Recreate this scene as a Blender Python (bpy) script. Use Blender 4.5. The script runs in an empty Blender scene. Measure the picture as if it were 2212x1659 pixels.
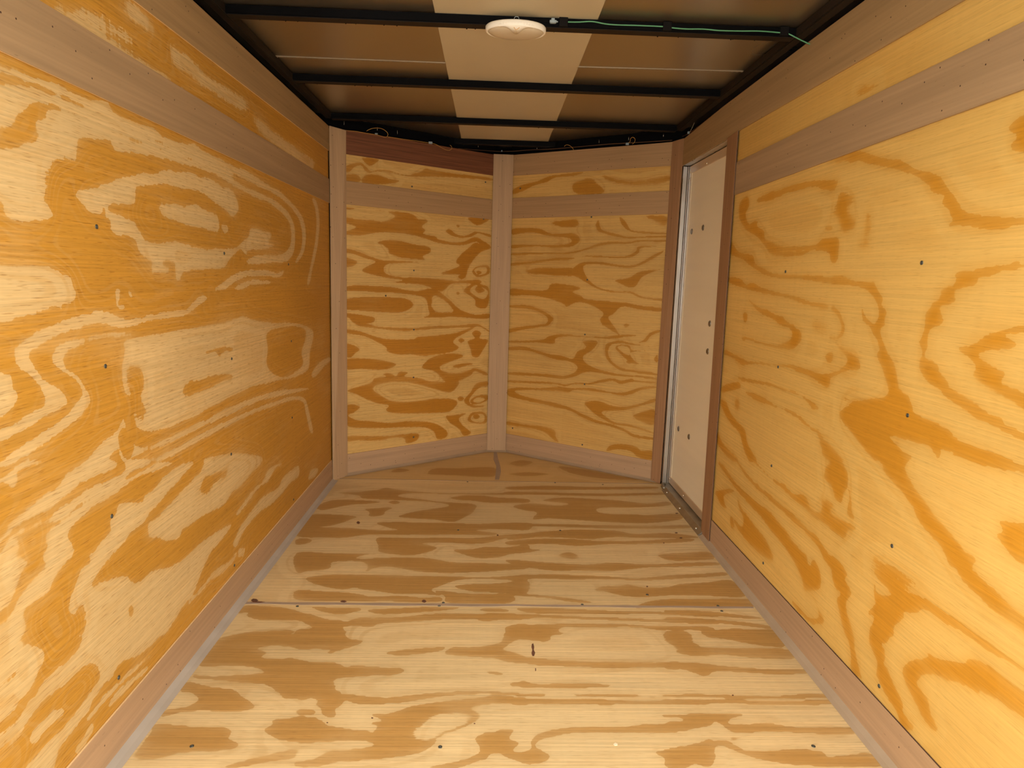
import bpy, bmesh, math, random
import numpy as np
from mathutils import Vector, Matrix

random.seed(7)
scene = bpy.context.scene
COL = scene.collection

# ------------------------------------------------------------------ camera, world, exposure
IMG_W, IMG_H = 2212, 1659
F_PX = 1408.0
CAM_POS = Vector((0.0, 0.0, 1.07))
YAW, PITCH, ROLL = 0.0363, 0.1620, 0.0278
cam_data = bpy.data.cameras.new('camera')
cam_data.sensor_fit = 'HORIZONTAL'
cam_data.sensor_width = 36.0
cam_data.lens = 36.0 * F_PX / IMG_W
cam_data.clip_start = 0.02
cam = bpy.data.objects.new('camera', cam_data)
COL.objects.link(cam)
fwd = Vector((math.sin(YAW) * math.cos(PITCH), math.cos(YAW) * math.cos(PITCH), -math.sin(PITCH)))
rgt = Vector((math.cos(YAW), -math.sin(YAW), 0.0))
upv = rgt.cross(fwd)
r2 = math.cos(ROLL) * rgt + math.sin(ROLL) * upv
u2 = -math.sin(ROLL) * rgt + math.cos(ROLL) * upv
rot = Matrix((r2, u2, -fwd)).transposed()
cam.matrix_world = Matrix.Translation(CAM_POS) @ rot.to_4x4()
scene.camera = cam

# bright hazy daylight outside the open rear doors
world = bpy.data.worlds.new('daylight')
scene.world = world
world.use_nodes = True
bg = world.node_tree.nodes['Background']
bg.inputs['Color'].default_value = (1.0, 0.95, 0.87, 1)
bg.inputs['Strength'].default_value = 1.0
scene.view_settings.view_transform = 'Standard'
scene.view_settings.look = 'None'
scene.view_settings.gamma = 1.0
scene.view_settings.use_curve_mapping = False
scene.view_settings.exposure = 2.26
scene.cycles.max_bounces = 10
scene.cycles.diffuse_bounces = 8
scene.cycles.glossy_bounces = 4

# ------------------------------------------------------------------ dimensions of the trailer (metres)
XL, XR = -0.804, 0.934            # side walls
Y_REAR = 0.55                     # rear door opening
CL = Vector((XL, 3.353, 0.0))     # left front corner
CR = Vector((XR, 3.357, 0.0))     # right front corner
AP = Vector((0.058, 3.977, 0.0))  # apex of the V nose
Z_ROOF = 1.829
Z_BOW = 1.800
UP = Vector((0, 0, 1))

# ------------------------------------------------------------------ helpers
def add_obj(name, mesh, mat=None, parent=None, kind=None, label=None, cat=None, group=None):
    o = bpy.data.objects.new(name, mesh)
    COL.objects.link(o)
    if mat is not None and mesh is not None and not mesh.materials:
        mesh.materials.append(mat)
    if parent is not None:
        o.parent = parent
    tag(o, label, cat, group, kind)
    return o

def tag(o, label=None, cat=None, group=None, kind=None):
    if label: o['label'] = label
    if cat: o['category'] = cat
    if group: o['group'] = group
    if kind: o['kind'] = kind
    return o

def mesh_from(name, verts, faces, smooth=False):
    me = bpy.data.meshes.new(name)
    me.from_pydata([tuple(v) for v in verts], [], faces)
    me.update()
    if smooth:
        me.polygons.foreach_set('use_smooth', [True] * len(me.polygons))
    return me

def box_data(x0, x1, y0, y1, z0, z1):
    v = [(x0, y0, z0), (x1, y0, z0), (x1, y1, z0), (x0, y1, z0), (x0, y0, z1), (x1, y0, z1), (x1, y1, z1), (x0, y1, z1)]
    f = [(0, 3, 2, 1), (4, 5, 6, 7), (0, 1, 5, 4), (1, 2, 6, 5), (2, 3, 7, 6), (3, 0, 4, 7)]
    return v, f

def join_data(parts):
    V, F = [], []
    for v, f in parts:
        b = len(V)
        V += list(v)
        F += [tuple(i + b for i in q) for q in f]
    return V, F

def bevel_mesh(me, w, seg=1):
    bm = bmesh.new(); bm.from_mesh(me)
    bmesh.ops.bevel(bm, geom=bm.edges[:], offset=w, segments=seg, affect='EDGES', clamp_overlap=True)
    bmesh.ops.recalc_face_normals(bm, faces=bm.faces[:])
    bm.to_mesh(me); bm.free()
    return me

class Frame:
    """a flat wall: origin, direction along it, up, inward normal"""
    def __init__(s, o, u, v, n):
        s.o, s.u, s.v, s.n = Vector(o), Vector(u).normalized(), Vector(v).normalized(), Vector(n).normalized()
    def p(s, a, b, h=0.0):
        return s.o + s.u * a + s.v * b + s.n * h

F_LEFT = Frame((XL, 0, 0), (0, 1, 0), UP, (1, 0, 0))
F_RIGHT = Frame((XR, 0, 0), (0, 1, 0), UP, (-1, 0, 0))
_ul = (AP - CL).normalized(); F_FL = Frame(CL, _ul, UP, (_ul.y, -_ul.x, 0))
_ur = (AP - CR).normalized(); F_FR = Frame(CR, _ur, UP, (-_ur.y, _ur.x, 0))
F_FLOOR = Frame((0, 0, 0), (1, 0, 0), (0, 1, 0), (0, 0, 1))

def prism(name, fr, pts, h0, h1, bevel=0.0008):
    """board with outline pts (u, v) in frame fr, between heights h0 and h1 along the normal; keeps metre coords for the grain"""
    n = len(pts)
    V = [fr.p(a, b, h0) for a, b in pts] + [fr.p(a, b, h1) for a, b in pts]
    F = [tuple(range(n - 1, -1, -1)), tuple(range(n, 2 * n))]
    F += [(i, (i + 1) % n, n + (i + 1) % n, n + i) for i in range(n)]
    me = mesh_from(name, V, F)
    bm = bmesh.new(); bm.from_mesh(me)
    bmesh.ops.recalc_face_normals(bm, faces=bm.faces[:])
    bm.to_mesh(me); bm.free()
    if bevel:
        bevel_mesh(me, bevel)
    put_uv(me, fr)
    return me

def put_uv(me, fr):
    n = len(me.vertices)
    co = np.empty(n * 3, np.float32); me.vertices.foreach_get('co', co); co = co.reshape(-1, 3)
    d = co - np.array(fr.o, np.float32)
    uv = np.stack([d @ np.array(fr.u), d @ np.array(fr.v), d @ np.array(fr.n)], 1).astype(np.float32)
    at = me.attributes.new('board', 'FLOAT_VECTOR', 'POINT')
    at.data.foreach_set('vector', uv.ravel())

def tube_data(path, rad, seg=8, closed_ends=True):
    pts = [Vector(p) for p in path]
    V, F = [], []
    prev = None
    for i, p in enumerate(pts):
        t = (pts[min(i + 1, len(pts) - 1)] - pts[max(i - 1, 0)]).normalized()
        ref = prev if prev is not None else (UP if abs(t.z) < .9 else Vector((1, 0, 0)))
        a = (ref - t * ref.dot(t)).normalized(); b = t.cross(a); prev = a
        r = rad[i] if isinstance(rad, (list, tuple)) else rad
        for k in range(seg):
            an = 2 * math.pi * k / seg
            V.append(p + (a * math.cos(an) + b * math.sin(an)) * r)
    for i in range(len(pts) - 1):
        for k in range(seg):
            F.append((i * seg + k, i * seg + (k + 1) % seg, (i + 1) * seg + (k + 1) % seg, (i + 1) * seg + k))
    if closed_ends:
        F.append(tuple(range(seg - 1, -1, -1)))
        m = (len(pts) - 1) * seg
        F.append(tuple(m + k for k in range(seg)))
    return V, F

def spline(pts, n=8):
    P = [Vector(p) for p in pts]
    P = [P[0] * 2 - P[1]] + P + [P[-1] * 2 - P[-2]]
    out = []
    for i in range(1, len(P) - 2):
        for k in range(n):
            t = k / n
            a, b, c, d = P[i - 1], P[i], P[i + 1], P[i + 2]
            out.append(0.5 * ((2 * b) + (c - a) * t + (2 * a - 5 * b + 4 * c - d) * t * t + (3 * b - a - 3 * c + d) * t ** 3))
    out.append(P[-2])
    return out

def lathe_data(profile, seg=16):
    """profile of (radius, height) turned about the local z axis"""
    V, F = [], []
    for r, z in profile:
        for k in range(seg):
            a = 2 * math.pi * k / seg
            V.append((r * math.cos(a), r * math.sin(a), z))
    for i in range(len(profile) - 1):
        for k in range(seg):
            F.append((i * seg + k, i * seg + (k + 1) % seg, (i + 1) * seg + (k + 1) % seg, (i + 1) * seg + k))
    F.append(tuple(range(seg - 1, -1, -1)))
    m = (len(profile) - 1) * seg
    F.append(tuple(m + k for k in range(seg)))
    return V, F

def empty(name, loc, label=None, cat=None, group=None, kind=None):
    o = bpy.data.objects.new(name, None)
    o.empty_display_size = 0.05
    o.location = loc
    COL.objects.link(o)
    return tag(o, label, cat, group, kind)

def local(o, me, parent):
    """parent a mesh given in world coordinates under an empty that is not at the origin"""
    o.parent = parent
    o.matrix_parent_inverse = Matrix.Translation(-Vector(parent.location))
    return o

# ------------------------------------------------------------------ materials
def new_mat(name):
    m = bpy.data.materials.new(name)
    m.use_nodes = True
    nt = m.node_tree
    return m, nt, nt.nodes['Principled BSDF']

class NB:
    """small node-building helper"""
    def __init__(s, nt): s.nt = nt
    def n(s, t, **kw):
        x = s.nt.nodes.new(t)
        for k, v in kw.items(): setattr(x, k, v)
        return x
    def link(s, a, b): s.nt.links.new(a, b)
    def val(s, sock, v):
        if hasattr(v, 'links'): s.link(v, sock)
        else: sock.default_value = v
    def math(s, op, a, b=None, c=None, clamp=False):
        x = s.n('ShaderNodeMath', operation=op, use_clamp=clamp)
        s.val(x.inputs[0], a)
        if b is not None: s.val(x.inputs[1], b)
        if c is not None: s.val(x.inputs[2], c)
        return x.outputs[0]
    def vmul(s, a, v):
        x = s.n('ShaderNodeVectorMath', operation='MULTIPLY'); s.val(x.inputs[0], a); x.inputs[1].default_value = v
        return x.outputs[0]
    def vadd(s, a, v):
        x = s.n('ShaderNodeVectorMath', operation='ADD'); s.val(x.inputs[0], a); s.val(x.inputs[1], v)
        return x.outputs[0]
    def noise(s, vec, scale=1.0, detail=2.0, rough=0.5, dist=0.0):
        x = s.n('ShaderNodeTexNoise'); s.link(vec, x.inputs['Vector'])
        x.inputs['Scale'].default_value = scale; x.inputs['Detail'].default_value = detail
        x.inputs['Roughness'].default_value = rough; x.inputs['Distortion'].default_value = dist
        return x.outputs['Fac']
    def rng(s, v, a, b, c=0.0, d=1.0, smooth=True):
        x = s.n('ShaderNodeMapRange', interpolation_type='SMOOTHSTEP' if smooth else 'LINEAR')
        s.val(x.inputs['Value'], v); s.val(x.inputs['From Min'], a); s.val(x.inputs['From Max'], b)
        s.val(x.inputs['To Min'], c); s.val(x.inputs['To Max'], d)
        return x.outputs['Result']
    def mix(s, f, a, b, blend='MIX'):
        x = s.n('ShaderNodeMix', data_type='RGBA', blend_type=blend)
        s.val(x.inputs[0], f); s.val(x.inputs[6], a); s.val(x.inputs[7], b)
        return x.outputs[2]
    def attr(s, name, out='Vector'):
        x = s.n('ShaderNodeAttribute', attribute_name=name)
        return x.outputs[out]
    def bump(s, h, strength, dist, bsdf):
        x = s.n('ShaderNodeBump'); x.inputs['Strength'].default_value = strength; x.inputs['Distance'].default_value = dist
        s.link(h, x.inputs['Height']); s.link(x.outputs['Normal'], bsdf.inputs['Normal'])

def rgb(r, g, b): return (r, g, b, 1.0)

def plywood(name, light, dark, seed, pore=0.5, jag=1.0, soft=0.25, streak=0.17, fibre=0.7, drip=0.35, echo=0.0, halo=0.3):
    """pine plywood face: pale early wood and orange late wood figure ('grain' 0..1 per vertex), streaks along the board's u axis"""
    m, nt, b = new_mat(name)
    k = NB(nt)
    P = k.vadd(k.attr('board'), (seed * 3.7, seed * 1.3, 0.0))
    g = k.attr('grain', 'Fac')
    ring = k.attr('ring', 'Fac')
    n1 = k.noise(k.vmul(P, (9, 34, 9)), 1, 3, .55)
    n2 = k.noise(k.vmul(P, (30, 210, 22)), 1, 3, .65)
    fib = k.noise(k.vmul(P, (5.0, 75, 9)), 1, 4, .6)
    n3 = k.noise(k.vmul(P, (3.0, 7.0, 3)), 1, 2, .5)
    j = k.math('ADD', k.math('MULTIPLY', k.math('SUBTRACT', n1, .5), .95 * jag), k.math('MULTIPLY', k.math('SUBTRACT', n2, .5), .95 * jag))
    n4 = k.noise(k.vmul(P, (85, 9, 9)), 1, 2, .6)
    j = k.math('ADD', j, k.math('MULTIPLY', k.math('SUBTRACT', n4, .5), .9 * drip))
    s = k.math('ADD', g, j)
    w = k.math('ADD', .05, k.math('MULTIPLY', k.rng(n3, .45, .72), soft))
    d = k.rng(s, k.math('SUBTRACT', .5, w), k.math('ADD', .5, w))
    # faint growth-ring echoes beside the figure
    e = k.math('ADD', k.math('MULTIPLY', ring, 26.0), k.math('MULTIPLY', n1, 2.2))
    e = k.math('SINE', e)
    e = k.rng(e, .1, .95)
    big = k.noise(k.vmul(P, (1.6, 4.0, 2)), 1, 3, .5)
    d2 = k.math('ADD', d, k.math('MULTIPLY', k.math('MULTIPLY', e, k.math('SUBTRACT', 1.0, d)), k.rng(big, .40, .70, .0, .42)), clamp=True)
    d2 = k.math('SUBTRACT', d2, k.math('MULTIPLY', d, k.rng(n3, .42, .8, .0, .38)), clamp=True)
    d2 = k.math('ADD', d2, k.math('MULTIPLY', k.math('SUBTRACT', fib, .5), fibre), clamp=True)
    # late wood builds up gradually: a soft tone on either side of the figure
    d2 = k.math('ADD', k.math('MULTIPLY', d2, 1.0 - halo), k.math('MULTIPLY', k.attr('halo', 'Fac'), halo * 1.3), clamp=True)
    c = k.mix(d2, rgb(*light), rgb(*dark))
    if echo:
        e2 = k.math('SINE', k.math('ADD', k.math('MULTIPLY', ring, 62.0), k.math('MULTIPLY', n1, 2.0)))
        e2 = k.math('MULTIPLY', k.rng(e2, .35, .9), k.rng(big, .38, .60, .15, 1.0))
        c = k.mix(k.math('MULTIPLY', k.math('MULTIPLY', e2, d), echo), c, rgb(*light))
    # long fibre streaks
    st = k.noise(k.vmul(P, (2.2, 190, 4)), 1, 3, .6)
    c = k.mix(1.0, c, k.rng(st, .25, .75, 1.0 - streak, 1.0 + streak, False), 'MULTIPLY')
    # short dark pores
    po = k.noise(k.vmul(P, (26, 420, 8)), 1, 1, .5)
    c = k.mix(k.math('MULTIPLY', k.rng(po, .58, .74), pore * .75), c, k.mix(1.0, c, rgb(.62, .52, .42), 'MULTIPLY'))
    # broad tone drift
    mo = k.noise(k.vmul(P, (1.1, 2.3, 2)), 1, 2, .5)
    c = k.mix(1.0, c, k.rng(mo, .3, .7, .90, 1.07, False), 'MULTIPLY')
    # lathe-check bands across the grain
    ck = k.noise(k.vmul(P, (60, 3.5, 8)), 1, 2, .5)
    c = k.mix(1.0, c, k.rng(ck, .3, .7, .985, 1.012, False), 'MULTIPLY')
    k.link(c, b.inputs['Base Color'])
    b.inputs['Roughness'].default_value = 0.5
    b.inputs['Specular IOR Level'].default_value = 0.35
    k.bump(st, .12, .002, b)
    return m

def luan(name, col, seed, streak=0.16, along=True, dots=True):
    """thin reddish luan trim: soft long streaks, pinholes from the brad nails"""
    m, nt, b = new_mat(name)
    k = NB(nt)
    P = k.vadd(k.attr('board'), (seed * 2.3, seed * 1.9, 0.0))
    sc = (3.0, 120, 5) if along else (120, 3.0, 5)
    st = k.noise(k.vmul(P, sc), 1, 4, .6)
    fl = k.noise(k.vmul(P, tuple(x * .25 for x in sc)), 1, 3, .5)
    c = k.mix(1.0, rgb(*col), k.rng(st, .25, .75, 1 - streak, 1 + streak, False), 'MULTIPLY')
    c = k.mix(1.0, c, k.rng(fl, .3, .7, .9, 1.08, False), 'MULTIPLY')
    tick = k.noise(k.vmul(P, (60, 300, 5) if along else (300, 60, 5)), 1, 1, .5)
    c = k.mix(k.rng(tick, .72, .8, 0, .5), c, rgb(*(x * .45 for x in col)))
    if dots:
        v = k.n('ShaderNodeTexVoronoi'); v.voronoi_dimensions = '2D'
        k.link(P, v.inputs['Vector']); v.inputs['Scale'].default_value = 15.0
        sep = k.n('ShaderNodeSeparateColor'); k.link(v.outputs['Color'], sep.inputs[0])
        on = k.math('GREATER_THAN', sep.outputs[0], .45)
        hole = k.math('MULTIPLY', k.rng(v.outputs['Distance'], .022, .03, 1, 0), on)
        c = k.mix(hole, c, rgb(.04, .018, .01))
    k.link(c, b.inputs['Base Color'])
    b.inputs['Roughness'].default_value = 0.6
    b.inputs['Specular IOR Level'].default_value = 0.3
    k.bump(st, .1, .001, b)
    return m

def plain(name, col, rough=.5, metal=0.0, spec=.5, vary=.08, scale=(9, 9, 9), coat=0.0):
    m, nt, b = new_mat(name)
    k = NB(nt)
    tc = k.n('ShaderNodeTexCoord').outputs['Object']
    n = k.noise(k.vmul(tc, scale), 1, 3, .5)
    c = k.mix(1.0, rgb(*col), k.rng(n, .3, .7, 1 - vary, 1 + vary, False), 'MULTIPLY')
    k.link(c, b.inputs['Base Color'])
    r = k.rng(n, .3, .7, rough * .9, min(1, rough * 1.1), False)
    k.link(r, b.inputs['Roughness'])
    b.inputs['Metallic'].default_value = metal
    b.inputs['Specular IOR Level'].default_value = spec
    b.inputs['Coat Weight'].default_value = coat
    return m

M = {}
M['ply_left'] = plywood('pine_plywood_left', (.665, .48, .225), (.53, .265, .036), 1, pore=1.0, soft=.30, drip=1.0, echo=.12)
M['ply_right'] = plywood('pine_plywood_right', (.70, .452, .128), (.56, .258, .022), 2, pore=.45, soft=.55, streak=.12, halo=.5)
M['ply_front_left'] = plywood('pine_plywood_front_left', (.665, .43, .145), (.45, .195, .018), 3, pore=.8, soft=.35)
M['ply_front_right'] = plywood('pine_plywood_front_right', (.62, .385, .118), (.44, .198, .020), 4, pore=.6, soft=.45)
M['ply_floor'] = plywood('pine_plywood_floor', (.685, .525, .275), (.455, .262, .080), 5, pore=.6, jag=.7, soft=.3, drip=.0, streak=.2)
M['ply_nose'] = plywood('pine_plywood_nose', (.62, .435, .185), (.44, .255, .075), 6, pore=.3, jag=1.2, soft=.5, drip=.0)
M['luan_strip'] = luan('luan_strip', (.385, .258, .140), 1, .08)
M['luan_upper'] = luan('luan_upper', (.375, .25, .12), 2, .09)
M['luan_base'] = luan('luan_base', (.445, .292, .168), 3, .08)
M['luan_vert'] = luan('luan_vertical', (.45, .298, .166), 4, .10, along=False)
M['luan_vert_red'] = luan('luan_vertical_red', (.32, .172, .082), 5, .12, along=False)
M['luan_front'] = luan('luan_front', (.41, .255, .125), 6, .10)
M['luan_dark'] = luan('luan_dark_red', (.175, .066, .03), 7, streak=.4, dots=False)
M['raw_edge'] = plain('raw_pale_edge', (.76, .54, .27), .7)
M['gap_shade_edge'] = plain('painted_gap_shade', (.07, .035, .018), .8)  # board edges coloured as the shadow of a gap that is not modelled
M['caulk'] = plain('caulk', (.42, .372, .31), .6)
M['caulk_side'] = plain('caulk_side', (.40, .305, .205), .6)
M['caulk_nose'] = plain('caulk_nose', (.36, .26, .165), .6)
M['caulk_seam'] = plain('caulk_seam', (.36, .275, .20), .6)
M['steel'] = plain('black_painted_steel', (.0035, .0035, .0042), .5, vary=.2, spec=.05)
M['steel_dull'] = plain('dark_primer_steel', (.020, .014, .010), .6, vary=.25, spec=.15)
M['cavity'] = plain('dark_cavity', (.004, .004, .005), .9, spec=.05)
M['roof'] = plain('roof_sheet', (.46, .41, .32), .30, metal=.9, vary=.012, scale=(2, 2, 2))
M['seam'] = plain('crimped_seam', (.30, .25, .18), .45, metal=.4, vary=.05)
M['liner'] = plain('cream_liner', (.60, .535, .38), .42, vary=.03)
M['white_plastic'] = plain('white_lamp_plastic', (.93, .91, .82), .35, vary=.02)
M['lens'] = plain('frosted_lens', (.62, .54, .40), .4, vary=.02)
M['alu'] = plain('aluminium_frame', (.62, .61, .58), .3, metal=.9, vary=.12, scale=(20, 20, 3))
M['alu_dull'] = plain('dull_sill_metal', (.33, .30, .24), .42, metal=.8, vary=.2, scale=(12, 12, 12))
M['door_ply'] = plain('birch_door_panel', (.90, .83, .63), .5, vary=.03, scale=(3, 1.2, 14))
M['door_rail'] = plain('door_rail_tan', (.56, .42, .26), .35, vary=.06)
M['door_stile'] = plain('door_stile', (.62, .52, .36), .35, vary=.05)
M['screw'] = plain('zinc_screw', (.10, .105, .09), .4, metal=.6, vary=.2)
M['bright_screw'] = plain('bright_rivet', (.80, .78, .70), .25, metal=.9)
M['washer'] = plain('steel_cup_washer', (.30, .29, .25), .3, metal=.9)
M['wood_chip'] = plain('splintered_rim', (.70, .42, .14), .7)
M['green'] = plain('green_wire', (.10, .33, .17), .4)
M['yellow'] = plain('amber_wire', (.55, .30, .06), .45)
M['brown_cable'] = plain('brown_cable', (.20, .09, .03), .5)
M['connector'] = plain('grey_connector', (.30, .38, .42), .45)
M['tape'] = plain('black_tape', (.008, .007, .007), .6, spec=.08)
M['knot'] = plain('dark_knot', (.13, .055, .03), .7, vary=.3, scale=(60, 60, 60))
M['plug'] = plain('pale_filler', (.78, .68, .48), .6)
M['ground'] = plain('concrete_ground', (.42, .40, .37), .9, vary=.1, scale=(1, 1, 1))

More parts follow.
